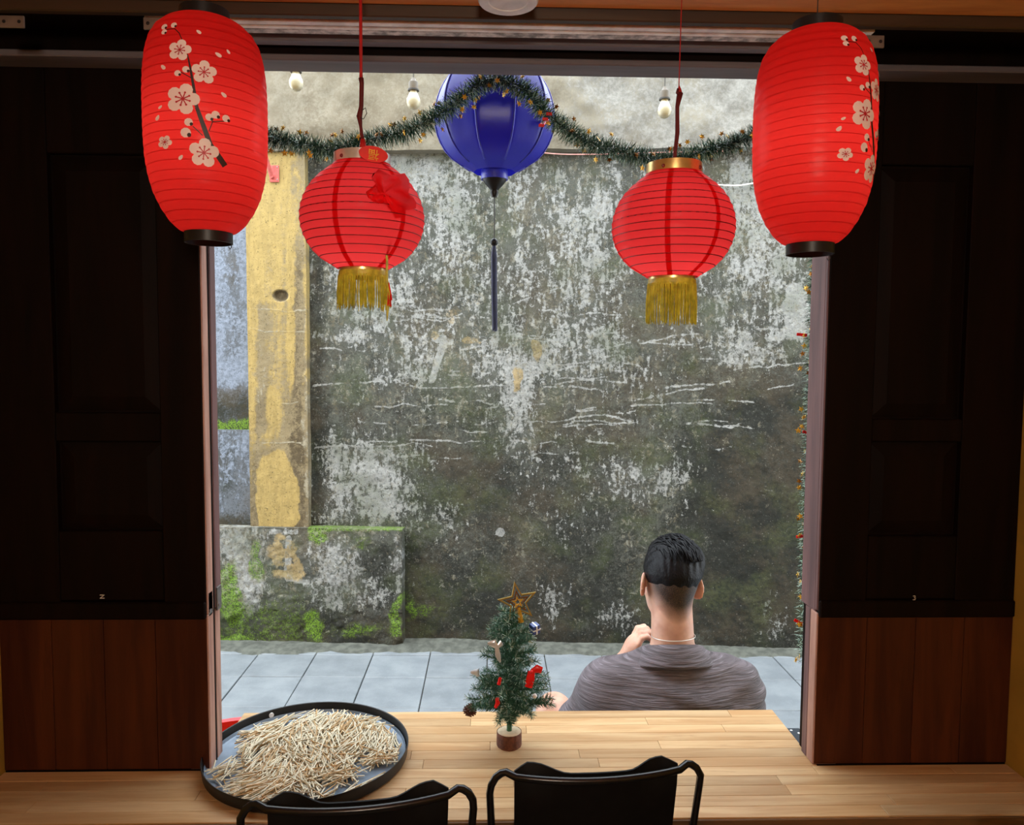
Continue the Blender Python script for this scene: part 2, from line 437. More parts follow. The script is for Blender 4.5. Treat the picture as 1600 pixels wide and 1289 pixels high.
_r = random.Random(4)
LINES = []
for _i in range(34):
    _x = _r.uniform(490, 1120); _y = _r.uniform(470, 720); _n = _r.randint(2, 5); _L = [(_x, _y)]
    for _k in range(_n): _x += _r.uniform(14, 40); _y += _r.uniform(-6, 5); _L.append((_x, _y))
    LINES.append(_L)
LINES += [[(592,498),(620,500),(650,496),(690,500),(705,494),(720,490),(745,496),(790,494),(860,485),(880,496),(920,488),(960,492),(1010,495),(1130,500)],
 [(800,475),(840,462),(878,452)], [(930,523),(985,520)], [(1000,538),(1060,523),(1120,520)], [(490,602),(600,598),(680,605),(800,602)],
 [(496,622),(560,630),(610,636),(630,630),(690,634),(800,637),(870,630)], [(700,585),(760,585),(820,578),(860,568),(950,567),(1000,572)],
 [(560,660),(640,662),(760,660),(850,660)], [(640,690),(760,690),(870,690)], [(900,640),(1000,625),(1060,610),(1100,606)],
 [(855,657),(890,654),(920,648),(960,650),(985,655)], [(560,688),(620,690)], [(850,605),(930,608),(960,615)], [(620,714),(720,716)], [(1200,608),(1240,602)],
 [(745,513),(772,512)], [(870,592),(985,596)], [(500,545),(570,548)], [(860,518),(905,520)], [(1090,560),(1180,556)], [(880,665),(960,662)]]
def mask_main(x, y):
    wx = x + (fbm(x, y, 40, 3) - .5) * 36; wy = y + (fbm(x, y, 40, 9) - .5) * 36
    low = fbm(x, y, 90, 21, 3); fine = fbm(x, y, 16, 31, 4, sy=1.6); strk = fbm(x, y, 14, 41, 4, sy=7)
    up = np.clip((560 - y) / 120 + .5, 0, 1)
    w = 0.25 + 0.15 * up + (low - .5) * .55 + (fine - .5) * .5 + (strk - .5) * .5 * up
    w += 0.45 * blob(wx, wy, 645, 262, 45, 40) + .35 * blob(wx, wy, 1185, 330, 60, 110) + .6 * blob(wx, wy, 1243, 490, 20, 40, .15)
    w += .45 * blob(wx, wy, 1222, 515, 14, 12, .2) + .4 * blob(wx, wy, 1160, 555, 34, 24) + .28 * boxm(wx, wy, 600, 960, 515, 600, 60) + .4 * boxm(wx, wy, 486, 570, 518, 534, 14)
    w += .42 * boxm(wx, wy, 784, 838, 560, 800, 30) * np.clip((900 - y) / 260, 0, 1) + .5 * boxm(wx, wy, 492, 640, 690, 826, 50) + .3 * blob(wx, wy, 700, 810, 45, 35)
    w += .5 * blob(wx, wy, 868, 940, 26, 30) + .5 * blob(wx, wy, 968, 968, 42, 30, .3) + .5 * blob(wx, wy, 1214, 965, 24, 42, .3) + .4 * blob(wx, wy, 1010, 750, 60, 30)
    w += .25 * blob(wx, wy, 930, 400, 60, 70) + .25 * blob(wx, wy, 560, 470, 60, 50) + .25 * blob(wx, wy, 880, 300, 90, 60) + .22 * blob(wx, wy, 700, 340, 40, 90)
    right = boxm(wx, wy, 1085, 1300, 590, 960, 70); w -= .34 * right
    w -= .22 * boxm(wx, wy, 640, 1300, 850, 1040, 60) + .22 * boxm(wx, wy, 484, 506, 230, 830, 20)
    w -= .25 * blob(wx, wy, 760, 760, 70, 50) + .22 * blob(wx, wy, 990, 420, 50, 110)
    w = np.maximum(w, .95 * strokes(x, y, LINES, 1.0) * np.clip(fbm(x, y, 22, 77, 2) * 2.2 - .2, 0, 1))
    w = np.maximum(w, 1.2 * strokes(x, y, [[(694, 528), (690, 545), (676, 590)]], 5.0)); w = np.maximum(w, 1.2 * strokes(x, y, [[(680, 530), (704, 532)]], 4.0))
    w = np.maximum(w, 1.3 * blob(x, y, 782, 832, 7, 7, .2))
    d = .48 + (low - .5) * .5 + (fine - .5) * .5 + .2 * np.clip((y - 560) / 200, 0, 1) + .25 * np.clip((y - 850) / 100, 0, 1) + .35 * right
    d += .2 * blob(wx, wy, 740, 780, 90, 50) + .25 * boxm(wx, wy, 484, 504, 230, 830, 16)
    g = .08 + .16 * blob(wx, wy, 1080, 640, 130, 60) + .6 * blob(wx, wy, 662, 948, 24, 12, .5) + .5 * blob(wx, wy, 636, 940, 8, 40, .5) + .12 * np.clip((y - 880) / 80, 0, 1)
    g += .10 * right + .12 * blob(wx, wy, 800, 655, 120, 25)
    a = -.35 + 1.1 * blob(wx, wy, 806, 592, 10, 18, .2) + 1.0 * blob(wx, wy, 836, 543, 9, 20, .2) + .9 * blob(wx, wy, 740, 530, 14, 10, .25) + .9 * blob(wx, wy, 684, 522, 8, 8, .2)
    a += .8 * blob(wx, wy, 708, 496, 14, 12, .3) + .7 * blob(wx, wy, 752, 470, 8, 6, .3) + .7 * blob(wx, wy, 510, 590, 14, 8, .3) + .6 * blob(wx, wy, 515, 535, 16, 10, .4) + .25 * boxm(wx, wy, 784, 838, 600, 760, 20)
    a += .5 * blob(wx, wy, 995, 888, 8, 9, .3) + .6 * blob(wx, wy, 968, 684, 8, 7, .3)
    return w, d, g, a
def rel_main(s, z, x, y):
    return (fbm(s, z, .35, 4, 4) - .5) * .03 + (fbm(s, z, .04, 8, 4) - .5) * .008
sL, _ = PW(480, 600); sR = 2.0
zU = PW(700, 238)[1]
wall = struct(grid_slab('wall_far', sL - .02, sR, 0, zU + .05, 0, -.2, M['wall_old'], mask_main, .0055, rel_main), 'weathered grey lime wall across the alley')
# pilaster, recess, ledge block, plinth at the left end of that wall
PN = .055
p0, _ = PW(388, 600, PN); p1, _ = PW(480, 600, PN)
pz0 = PW(430, 828, PN)[1]
def mask_pil(x, y):
    wx = x + (fbm(x, y, 30, 3) - .5) * 22; wy = y + (fbm(x, y, 40, 9) - .5) * 40
    st = fbm(x, y, 12, 51, 4, sy=9); low = fbm(x, y, 50, 6, 3)
    w = .12 + (low - .5) * .4 + .3 * boxm(wx, wy, 396, 418, 480, 640, 10) + .4 * blob(wx, wy, 432, 660, 24, 28) + .45 * boxm(wx, wy, 474, 484, 230, 840, 6) + .3 * boxm(wx, wy, 392, 402, 640, 760, 8)
    w = np.maximum(w, strokes(x, y, [[(390, 484), (440, 486), (480, 484)], [(388, 514), (480, 521)], [(410, 690), (470, 692)], [(440, 628), (465, 629)]], .8))
    d = .15 + (st - .5) * .9 + .4 * boxm(wx, wy, 452, 472, 380, 720, 10) + .35 * boxm(wx, wy, 455, 482, 680, 830, 12) + .2 * np.clip((y - 640) / 120, 0, 1)
    a = .72 + (st - .5) * 1.2 - .75 * boxm(wx, wy, 456, 484, 620, 840, 16) - .55 * boxm(wx, wy, 398, 420, 480, 680, 12) - .5 * np.clip((y - 650) / 60, 0, 1) - .55 * boxm(wx, wy, 462, 476, 230, 620, 10)
    a += .25 * np.clip((470 - y) / 120, 0, 1)
    a = np.maximum(a, 1.5 * blob(wx, wy, 432, 775, 32, 64, .12)); g = np.zeros_like(x)
    hole = blob(x, y, 438, 462, 12, 9, .2); a = np.where(hole > .4, .2, a); d = np.maximum(d, hole)
    return w, d, g, a
def rel_pil(s, z, x, y):
    return (fbm(s, z, .2, 4, 4) - .5) * .008 + (fbm(s, z, .02, 8, 3) - .5) * .003 - .022 * blob(x, y, 438, 462, 11, 8, .25)
struct(grid_slab('wall_pilaster', p0, p1, 0, zU + .06, PN, -.1, M['wall_yellow'], mask_pil, .004, rel_pil), 'faded ochre pilaster on the alley wall')
def mask_rec(x, y):
    wx = x + (fbm(x, y, 30, 3) - .5) * 24; wy = y + (fbm(x, y, 30, 9) - .5) * 30
    low = fbm(x, y, 40, 6, 4, sy=2.5)
    w = .95 + (low - .5) * .7 - .55 * boxm(wx, wy, 350, 374, 380, 570, 34) - 1.1 * np.clip((wy - 585) / 40, 0, 1)
    d = .2 + (low - .5) * .6 + .25 * boxm(wx, wy, 350, 372, 390, 580, 30) + .7 * np.clip((wy - 590) / 50, 0, 1)
    g = .1 + .75 * boxm(wx, wy, 300, 400, 660, 690, 14) + .35 * np.clip((y - 625) / 30, 0, 1)
    return w, d, g, np.zeros_like(x) - .6
rz = PW(360, 672, .03)[1]
struct(grid_slab('wall_recess', -3.2, p0 + .01, rz - .05, zU + .06, -.01, -.2, M['wall_blue'], mask_rec, .007, rel_pil), 'peeling pale blue wall beside the ochre pilaster')
def mask_led(x, y):
    low = fbm(x, y, 30, 16, 4); wx = x + (fbm(x, y, 30, 3) - .5) * 24; wy = y + (fbm(x, y, 30, 9) - .5) * 30
    w = .5 + (low - .5) * 1.0 - .4 * np.clip((y - 800) / 16, 0, 1); d = .4 + (low - .5) * .8 + .5 * np.clip((y - 800) / 14, 0, 1) + .3 * boxm(wx, wy, 340, 368, 700, 770, 12)
    g = .15 + .8 * np.clip((675 - y) / 6, 0, 1) + .3 * blob(wx, wy, 348, 765, 10, 12); return w, d, g, np.zeros_like(x) - .6
lz = PW(360, 822, .055)[1]
struct(grid_slab('wall_ledge', -3.2, p0 + .005, lz - .03, rz, .03, -.15, M['wall_blue'], mask_led, .007, rel_pil), 'mossy ledge block left of the ochre pilaster')
QN = .085
q1, qz = PW(628, 828, QN)
def mask_pli(x, y):
    wx = x + (fbm(x, y, 30, 3) - .5) * 30; wy = y + (fbm(x, y, 30, 9) - .5) * 30; low = fbm(x, y, 40, 16, 4); fine = fbm(x, y, 12, 19, 4)
    w = .28 + (low - .5) * .7 + .55 * blob(wx, wy, 372, 850, 44, 40) + .6 * blob(wx, wy, 388, 920, 18, 46, .3) + .45 * blob(wx, wy, 525, 880, 46, 46) + .3 * blob(wx, wy, 565, 930, 30, 30) - .4 * np.clip((y - 945) / 30, 0, 1)
    w += .4 * boxm(wx, wy, 616, 626, 836, 930, 6) + .3 * blob(wx, wy, 520, 960, 20, 30)
    w = np.maximum(w, 1.2 * strokes(x, y, [[(451, 842), (449, 880), (455, 905)], [(450, 905), (480, 908)], [(452, 870), (446, 900)]], 4.0, 3)); w = np.maximum(w, .9 * boxm(x, y, 420, 466, 826, 836, 5))
    d = .45 + (low - .5) * .6 + .4 * np.clip((y - 930) / 40, 0, 1) + .35 * boxm(wx, wy, 560, 622, 850, 940, 30) - .3 * blob(wx, wy, 372, 860, 44, 70)
    g = .16 + 1.15 * blob(wx, wy, 358, 925, 20, 40, .4) + .75 * blob(wx, wy, 400, 878, 11, 30, .2) + .35 * boxm(wx, wy, 340, 480, 930, 1010, 24) + .8 * blob(wx, wy, 497, 838, 14, 12, .5) + .55 * blob(wx, wy, 572, 850, 14, 12, .5) + .75 * np.clip((834 - y) / 6, 0, 1) * (x > 480)
    g += .95 * blob(wx, wy, 494, 978, 14, 20, .5) + .8 * blob(wx, wy, 366, 1000, 26, 9, .4) + .45 * blob(wx, wy, 560, 985, 36, 12, .5) + .6 * boxm(wx, wy, 612, 632, 930, 1000, 8) + .2 * np.clip((y - 900) / 60, 0, 1)
    a = -.3 + 1.1 * boxm(wx, wy, 424, 466, 830, 900, 14) * np.clip(fine * 2.4 - .35, 0, 1) + .62 * boxm(wx, wy, 408, 472, 850, 960, 16) * np.clip(fine * 2.2 - .25, 0, 1)
    return w, d, g, a
def rel_pli(s, z, x, y):
    return (fbm(s, z, .25, 4, 4) - .5) * .03 + (fbm(s, z, .03, 8, 4) - .5) * .012 - .03 * np.clip((fbm(s, z, .12, 12, 3) - .6) * 4, 0, 1) * (z < .2)
struct(grid_slab('wall_plinth', -3.2, q1, 0, qz, QN, -.1, M['wall_old'], mask_pli, .005, rel_pli), 'mossy stepped plinth under the ochre pilaster')
def mask_up(x, y):
    low = fbm(x, y, 60, 16, 4)
    w = .45 + (low - .5) * .6 + .3 * np.clip((x - 840) / 200, -.6, 1); d = .35 + (low - .5) * .7 + .35 * np.clip((760 - x) / 200, 0, 1); z = np.zeros_like(x); return w, d, z, z - .5
def rel_up(s, z, x, y):
    return (fbm(s, z, .22, 4, 3) - .5) * .07 + (fbm(s, z, .06, 9, 3, sy=1.8) - .5) * .03 * (.6 + .5 * np.clip((x - 800) / 200, -.5, 1))
struct(grid_slab('wall_upper', -3.2, 4.0, zU - .005, 3.18, .075, -.25, M['wall_cream'], mask_up, .014, rel_up), 'uneven cream rendered band above the weathered wall')
def mask_ext(x, y):
    low = fbm(x, y, 90, 16, 4); o = np.ones_like(x); return .25 + (low - .5) * .7, .65 + (low - .5) * .5, .15 * o, 0 * o - .5
struct(grid_slab('wall_far', sR, 4.0, 0, zU + .05, 0, -.2, M['wall_old'], mask_ext, .02, rel_main), 'dark end of the weathered wall')
# ------------------------------------------------------------------ pavement
def pave_mat():
    t = NT('grey_paver'); v = t.coords(); oi = t.n('ObjectInfo')
    n = t.noise(v, 7, 5, .6); f = t.noise(v, 140, 3, .7)
    c = t.mix(t.rng(n, .3, .7), S('#97a1aa'), S('#aeb8c0'))
    c = t.mix(t.math('MULTIPLY', t.rng(f, .6, .7), .35), c, S('#dfe4e8'))
    hs = t.n('HueSaturation'); t.put(hs.inputs['Color'], c); t.put(hs.inputs['Value'], t.math('ADD', t.math('MULTIPLY', oi.outputs['Random'], .14), .93))
    t.bump(f, .25, .003); return t.set(t.mix(1.0, hs.outputs[0], (.46, .46, .46, 1), 'MULTIPLY'), .6)
M['paver'] = pave_mat()
g = MB(); g.box((-4, 1.66, -.3), (4.2, 4.8, -.014)); struct(g.build('pavement', M['dirt']), 'bedding of the paved alley'); pav = bpy.data.objects['pavement']
TW = .3125; row0 = 3.806; sh = -.029; gap = .0025
rows = [(4.100, 3.806), (3.806, 3.462)] + [(3.462 - .3125 * i, 3.462 - .3125 * (i + 1)) for i in range(6)] + [(4.42, 4.100)]
for r, (ya, yb) in enumerate(rows):
    for c in range(-8, 9):
        x0 = -.012 + c * TW + gap; x1 = x0 + TW - 2 * gap
        if yb < 1.66: yb = 1.665
        a, b = yb + gap, ya - gap
        m = MB(); ch = .0025; dz = random.uniform(-.0015, .0015)
        def q(x, y, z, i): return (x, y + sh * x, z)
        vb = [q(x0, a, -.012, 0), q(x1, a, -.012, 0), q(x1, b, -.012, 0), q(x0, b, -.012, 0)]
        vm = [q(x0, a, dz - ch, 0), q(x1, a, dz - ch, 0), q(x1, b, dz - ch, 0), q(x0, b, dz - ch, 0)]
        vt = [q(x0+ch, a+ch, dz, 0), q(x1-ch, a+ch, dz, 0), q(x1-ch, b-ch, dz, 0), q(x0+ch, b-ch, dz, 0)]
        f = [(3,2,1,0), (8,9,10,11)]
        for k in range(4): j = (k+1) % 4; f += [(k, j, 4+j, 4+k), (4+k, 4+j, 8+j, 8+k)]
        m.add(vb + vm + vt, f); m.build('paving_tile', M['paver'], pav)
# rough cement fillet between paving and wall foot
def fillet():
    m = MB(); n = 260; v = []; f = []
    xs = np.linspace(-3.0, 2.6, n)
    e = fbm(xs * 1.0, xs * 0, .22, 5, 4); e2 = fbm(xs, xs * 0 + 3, .08, 6, 3); e3 = fbm(xs, xs * 0 + 8, .5, 2, 3)
    for i, x in enumerate(xs):
        yw = WY0 - .08 * x + .02
        yo = 4.118 + sh * x - (e[i] - .42) * .11 - (e2[i] - .5) * .03
        yo = min(yo, yw - (.085 if x > -.4 else .16))
        for k in range(7):
            t = k / 6
            y = yo + (yw - yo) * t
            z = .002 + .022 * t ** .6 + (random.random() - .5) * .004 * (k > 0) + (.03 * max(0, e3[i] - .55) * t)
            v.append((x, y, z if k else -.004))
    for i in range(n - 1):
        for k in range(6): f.append((i*7+k, (i+1)*7+k, (i+1)*7+k+1, i*7+k+1))
    m.add(v, f); return m
M['cement'] = plain('rough_cement', S('#4c4f49'), .9, 0, .35, 22, .5)
struct(fillet().build('trim_1', M['cement'], None, 'all'), 'rough cement fillet along the foot of the wall')

# ------------------------------------------------------------------ the house: room shell and front
D = 1.562; TOP = .75; XL, XR = -1.0, 1.107; JL, JR = -.581, .690; CEIL = 2.2
g = MB(); g.box((XL - .1, -4.2, -.1), (XR + .1, D + .1, 0)); struct(g.build('floor', M['floor']))
g = MB(); g.box((XL - .12, -4.2, 0), (XL, D + .1, 2.5)); struct(g.build('wall_left', M['yellow_wall']))
g = MB(); g.box((XR, -4.2, 0), (XR + .12, D + .1, 2.5)); struct(g.build('wall_right', M['yellow_wall']))
g = MB(); g.box((XL - .12, -4.3, 0), (XR + .12, -4.2, 2.5)); struct(g.build('wall_back', M['back_wall']))
ceil = MB(); ceil.box((XL - .12, -4.2, CEIL + .02), (XR + .12, D + .1, CEIL + .15)); ceil = struct(ceil.build('ceiling', M['wood_core']))
yb = 1.343
for i in range(14):
    g = MB(); w = .14; y1 = yb - i * w
    g.box((XL, y1 - w + .003, CEIL), (XR, y1, CEIL + .025), .003); g.build('ceiling_board', M['wood_ceiling'], ceil)
g = MB(); g.box((XL, -4.2, CEIL), (XR, yb - 14 * .14, CEIL + .025)); g.build('ceiling_board', M['wood_ceiling'], ceil)
# front beam with sliding-shutter tracks
bm_ = MB(); bm_.box((XL, 1.344, 2.181), (XR, 1.360, CEIL + .03), .002); beam = struct(bm_.build('trim_2', M['beam']), 'brown beam over the shutter tracks')
tr = MB(); tr.box((XL, 1.360, 2.215), (XR, 1.62, CEIL + .03)); tr = tr.build('track_bed', M['wood_dark'], beam)
for (a, b, z, mt) in ((1.3815, 1.3965, 2.1865, 'rail'), (1.4045, 1.415, 2.187, 'rail'), (1.4165, 1.437, 2.188, 'rail_worn'), (1.463, 1.4865, 2.187, 'lintel')):
    g = MB(); g.box((XL + .4, a, z), (XR - .43, b, 2.22), .0015); g.build('track', M[mt], beam)
g = MB(); g.box((XL, 1.500, 2.166), (XR, 1.56, 2.178), .002); lin = struct(g.build('trim_3', M['lintel']), 'grey lintel over the opening')
g = MB(); g.box((XL, 1.503, 2.178), (XR, 1.56, 2.23)); g.build('upper_fillet', M['wood_dark'], lin)
# hinge plates on the beam
for nm, px0, px1, py in (('far left', 0, 40, 35), ('beside the left tall lantern', 225, 262, 38), ('beside the right tall lantern', 1350, 1380, 66)):
    a = PY(px0, py - 10, 1.345); b = PY(px1, py + 10, 1.345)
    t = thing('hinge_plate', 'dark metal hinge plate screwed to the beam, ' + nm, 'hinge', ((a.x + b.x) / 2, 1.345, (a.z + b.z) / 2), 0, 'hinge plates on the beam')
    hw = abs(b.x - a.x) / 2; hh = abs(a.z - b.z) / 2
    g = MB(); g.box((-hw, -.004, -hh), (hw, 0, hh), .001); g.build('plate', M['steel'], t)
    for k in (-.6, .6):
        g = MB(); g.sphere((k * hw, -.004, 0), (.003, .0015, .003), 8, 6); g.build('screw', M['black'], t)
# left and right: fixed boards below, panelled shutters above
ZB = 1.078
def low_board(name, x0, x1, lab, n):
    root = MB(); root.box((x0, D + .004, TOP - .02), (x1, D + .03, ZB)); root = struct(root.build(name, M['wood_dark']), lab)
    w = (x1 - x0) / n
    for i in range(n):
        g = MB(); g.box((x0 + i * w + .0004, D, TOP + .002), (x0 + (i + 1) * w - .0004, D + .006, ZB - .006), .001); g.build('board', M['wood_red'], root)
    g = MB(); g.box((x0, D - .006, ZB - .008), (x1, D + .02, ZB + .028), .003); g.build('rail', M['wood_dark'], root)
    return root
low_board('wall_front', XL, JL, 'red brown boards left of the opening', 4)
low_board('wall_front', JR, XR, 'red brown boards right of the opening', 4)
def shutter(name, x0, x1, recs, lab):
    root = MB(); root.box((x0, D + .016, ZB + .02), (x1, D + .024, 2.2)); root = struct(root.build(name, M['wood_dark']), lab)
    zs = [ZB + .03] + [v for r in recs for v in r] + [2.2]
    rx0, rx1 = x0 + .125 * (1 if x0 < 0 else .8), x1 - .085 * (1 if x0 < 0 else 1.5)
    for a, b in ((x0, rx0), (rx1, x1)):
        g = MB(); g.box((a, D, ZB + .02), (b, D + .018, 2.2), .002); g.build('stile', M['wood_dark'], root)
    for k in range(0, len(zs), 2):
        g = MB(); g.box((rx0, D + .001, zs[k]), (rx1, D + .018, zs[k + 1]), .002); g.build('rail', M['wood_dark'], root)
    for a, b in recs:
        g = MB(); x_, y_, c = .022, D + .009, .012
        o = [(rx0+.004, a+.004), (rx1-.004, a+.004), (rx1-.004, b-.004), (rx0+.004, b-.004)]; i_ = [(rx0+x_+.01, a+x_+.01), (rx1-x_-.01, a+x_+.01), (rx1-x_-.01, b-x_-.01), (rx0+x_+.01, b-x_-.01)]
        v = [(p, D+.016, q) for p, q in o] + [(p, y_, q) for p, q in i_]
        g.add(v, [(4,5,6,7)] + [(k, (k+1) % 4, 4+(k+1) % 4, 4+k) for k in range(4)]); g.build('panel', M['wood_dark'], root)
    return root
z1a = PY(180, 830, D).z; z1b = PY(180, 690, D).z; z2a = PY(180, 645, D).z; z2b = PY(180, 240, D).z
shutter('door_1', XL, JL, [(z1a, z1b), (z2a, z2b)], 'dark panelled shutter left of the opening')
z1a = PY(1400, 838, D).z; z1b = PY(1400, 690, D).z; z2a = PY(1400, 655, D).z
shutter('door_2', JR, XR, [(z1a, z1b), (z2a, z2b)], 'dark panelled shutter right of the opening')
# jambs
def jamb(name, boxes, lab):
    root = None
    for i, (a, b, mt) in enumerate(boxes):
        g = MB(); g.box(a, b, .002)
        o = g.build(name if root is None else 'jamb_strip', M[mt], root)
        if root is None: root = struct(o, lab)
    return root
jamb('trim_4', [((JL - .05, D + .034, TOP - .02), (JL + .004, D + .038, 2.13), 'black'),
    ((JL - .04, D + .001, TOP), (JL + .003, D + .032, ZB), 'wood_jamb_light'), ((JL - .04, D + .002, ZB), (JL + .003, D + .032, 2.17), 'wood_jamb_light'),
    ((JL - .04, D + .044, TOP - .02), (JL + .002, D + .074, ZB), 'wood_jamb_light'), ((JL - .04, D + .044, ZB), (JL + .004, D + .076, 2.17), 'wood_jamb')], 'paired wooden jamb strips left of the opening')
jamb('trim_5', [((JR - .003, D + .012, ZB), (JR + .05, D + .085, 2.17), 'wood_jamb'), ((JR - .003, D + .002, ZB + .005), (JR + .05, D + .014, 2.17), 'wood_jamb'),
    ((JR - .003, D + .001, TOP), (JR + .05, D + .034, ZB), 'wood_jamb_light'), ((JR - .002, D + .036, TOP - .02), (JR + .05, D + .062, ZB), 'wood_jamb'), ((JR + .004, D + .064, TOP - .02), (JR + .05, D + .088, ZB), 'wood_dark')], 'wide purple brown jamb right of the opening')
for x, y, lab in ((JL, D + .017, 'front'), (JL + .004, D + .058, 'rear')):
    g = MB(); zc = 1.1
    g.box((x - .002, y - .012, zc - .028), (x + .003, y + .012, zc + .022), .001); g.box((x + .003, y - .008, zc - .02), (x + .0045, y + .002, zc - .014))
    tag(g.build('latch_plate', M['steel']), 'small steel latch plate on the %s left jamb strip' % lab, 'latch', 'latch plates')
# outer facade of the house
FH = 3.1
g = MB(); g.box((-4, D + .08, -.05), (JL - .115, D + .16, FH)); g.box((JR + .115, D + .08, -.05), (4.2, D + .16, FH)); g.box((JL - .115, D + .08, 2.3), (JR + .115, D + .16, FH))
g.box((JL - .115, D + .08, -.05), (JR + .115, D + .16, .45))
struct(g.build('wall_facade', M['yellow_wall']), 'ochre outer wall of the house')
# room ceiling lamp (only one recessed downlight shows)
def downlight(loc, lab):
    t = thing('downlight', lab, 'light', loc, 0, 'recessed downlights')
    g = MB(); g.lathe([(.030, -.001), (.031, -.004), (.0455, -.0045), (.0475, -.002), (.048, .002), (.046, .03), (.03, .03), (.03, -.001)], 40); g.build('trim_ring', M['lamp_white'], t, True)
    g = MB(); g.lathe([(.0, -.0025), (.031, -.0025)], 32); g.build('diffuser', M['lamp_white'], t, True)
    return t
dl = PZ(793, 26, CEIL - .035)
downlight((dl.x, dl.y - .0475, CEIL - .030), 'round white recessed downlight in the wooden ceiling')
# unseen globe pendant, added behind the camera to brighten the room
pd = thing('added_pendant_lamp', 'unseen white globe pendant added in the room as fill light', 'lamp', (.05, -.8, 1.90))
g = MB(); g.tube([(0, 0, .11), (0, 0, CEIL - 1.90)], .003, 6); g.lathe([(0, .125), (.03, .12), (.035, .10)], 20); g.build('cord', M['cable'], pd)
def glow():
    t = NT('added_globe_glow'); t.set((.9, .85, .75, 1), .4); t.p.inputs['Emission Color'].default_value = (1.0, .86, .70, 1); t.p.inputs['Emission Strength'].default_value = 95.0; return t.m
g = MB(); g.sphere((0, 0, 0), .11, 24, 16); g.build('globe', glow(), pd, 'all')

# ------------------------------------------------------------------ worktop of glued staves
wt = MB(); x0o, x1o, y1o, y0o = -.592, .697, 1.822, 1.377
wt.box((XL + .002, y0o + .002, TOP - .038), (XR - .002, D + .03, TOP - .004)); wt.box((x0o + .002, D + .03, TOP - .038), (x1o - .002, y1o - .002, TOP - .004))
wtop = tag(thing('worktop', '', ''), 'pale glued-stave wooden counter running out through the window opening', 'counter')
wt.build('core_board', M['wood_core'], wtop)
g = MB(); g.box((XL + .003, y0o - .004, TOP - .04), (XR - .003, y0o + .002, TOP - .003), .001); g.build('front_edge', M['wood_core'], wtop)
def stave(x0, x1, y0, y1):
    g = MB(); e = .0003; z0, z1 = TOP - .006, TOP; ch = .0006
    g.box((x0 + e, y0 + e, z0), (x1 - e, y1 - e, z1), ch); g.build('stave', M['wood_top'], wtop)
def row(xa, xb, y0, y1, lmin=.28, lmax=.62):
    x = xa; L = random.uniform(.1, lmax)
    while x < xb - 1e-6:
        x2 = min(x + L, xb)
        if xb - x2 < .08: x2 = xb
        stave(x, x2, y0, y1); x = x2; L = random.uniform(lmin, lmax)
nr = 5; hgt = (D - .003 - y0o) / nr
for i in range(nr): row(XL + .002, XR - .002, y0o + i * hgt, y0o + (i + 1) * hgt)
nr = 7; ys = D - .003; hgt = (y1o - ys) / nr
for i in range(nr): row(x0o, x1o, ys + i * hgt, ys + (i + 1) * hgt)
# supports under the counter
for x in (-.85, .95):
    g = MB(); g.box((x - .025, 1.42, 0), (x + .025, 1.54, TOP - .038), .003); g.build('support', M['wood_dark'], wtop)

# ------------------------------------------------------------------ tall blossom lanterns
LP_TALL, LP_ROUND = .15, .10
LS = .00093; LZ = LS * .975
LPROF = [(40, 15), (52, 17), (64, 24), (76, 36), (85, 52), (91, 75), (94.5, 105), (96, 140), (96, 180), (95.5, 215), (94, 245), (90, 272), (83, 300), (72, 325), (58, 347), (46, 358), (38, 362)]
def lan_r(y):
    ys = [p[1] for p in LPROF]; return float(np.interp(y, ys, [p[0] for p in LPROF]))
def lan_pt(x, y, turn, out=.0008):
    """x: px right of the axis as seen straight on, y: photo row of the left lantern"""
    R = lan_r(y); phi = math.asin(max(-.98, min(.98, x / 96.0))) + turn
    r = R * LS + out
    return (r * math.sin(phi), -r * math.cos(phi), (190 - y) * LS * .975)
FLOW = [(283, 97, 17, .2), (318, 129, 18.5, .05), (289, 172, 24, .3), (263, 236.5, 10.5, .5), (319, 252, 22.5, .1)]
PETAL = [(309, 66, 6, .6), (338, 98, 7, .5), (353, 89, 5, 1.0), (260, 122, 6, .9), (346, 158.6, 6.5, .7), (257, 182.5, 4.5, 2.4), (253, 198, 6, 2.0), (285, 260, 6, 2.3)]
BUDS = [(255, 57, 5), (270, 56, 5), (256.5, 66, 4.5), (281, 133, 5), (292.5, 127, 5.5), (326, 197, 6), (335, 192, 6.5), (350, 195, 6), (297, 207, 6.5), (293, 223, 8)]
def ax(y): return 317 + (y - 15) * 10.0 / 357
def poly_fan(m, pts, turn, out, rings=3):
    cx = sum(p[0] for p in pts) / len(pts); cy = sum(p[1] for p in pts) / len(pts)
    v = [lan_pt(cx - ax(cy), cy, turn, out)]; n = len(pts)
    for k in range(1, rings + 1):
        for p in pts:
            x = cx + (p[0] - cx) * k / rings; y = cy + (p[1] - cy) * k / rings
            v.append(lan_pt(x - ax(y), y, turn, out))
    f = [(0, 1 + i, 1 + (i + 1) % n) for i in range(n)]
    for k in range(rings - 1):
        for i in range(n):
            a = 1 + k * n; f.append((a + i, a + n + i, a + n + (i + 1) % n, a + (i + 1) % n))
    m.add(v, f)
def petal(cx, cy, a, l, w, n=12, tip=0.0):
    pts = []
    for i in range(n):
        t = 2 * PI * i / n
        u = l * .5 * (1 - math.cos(t)); q = w * math.sin(t) * (0.75 + .45 * (u / l))
        pts.append((cx + u * math.cos(a) - q * math.sin(a), cy + u * math.sin(a) + q * math.cos(a)))
    return pts
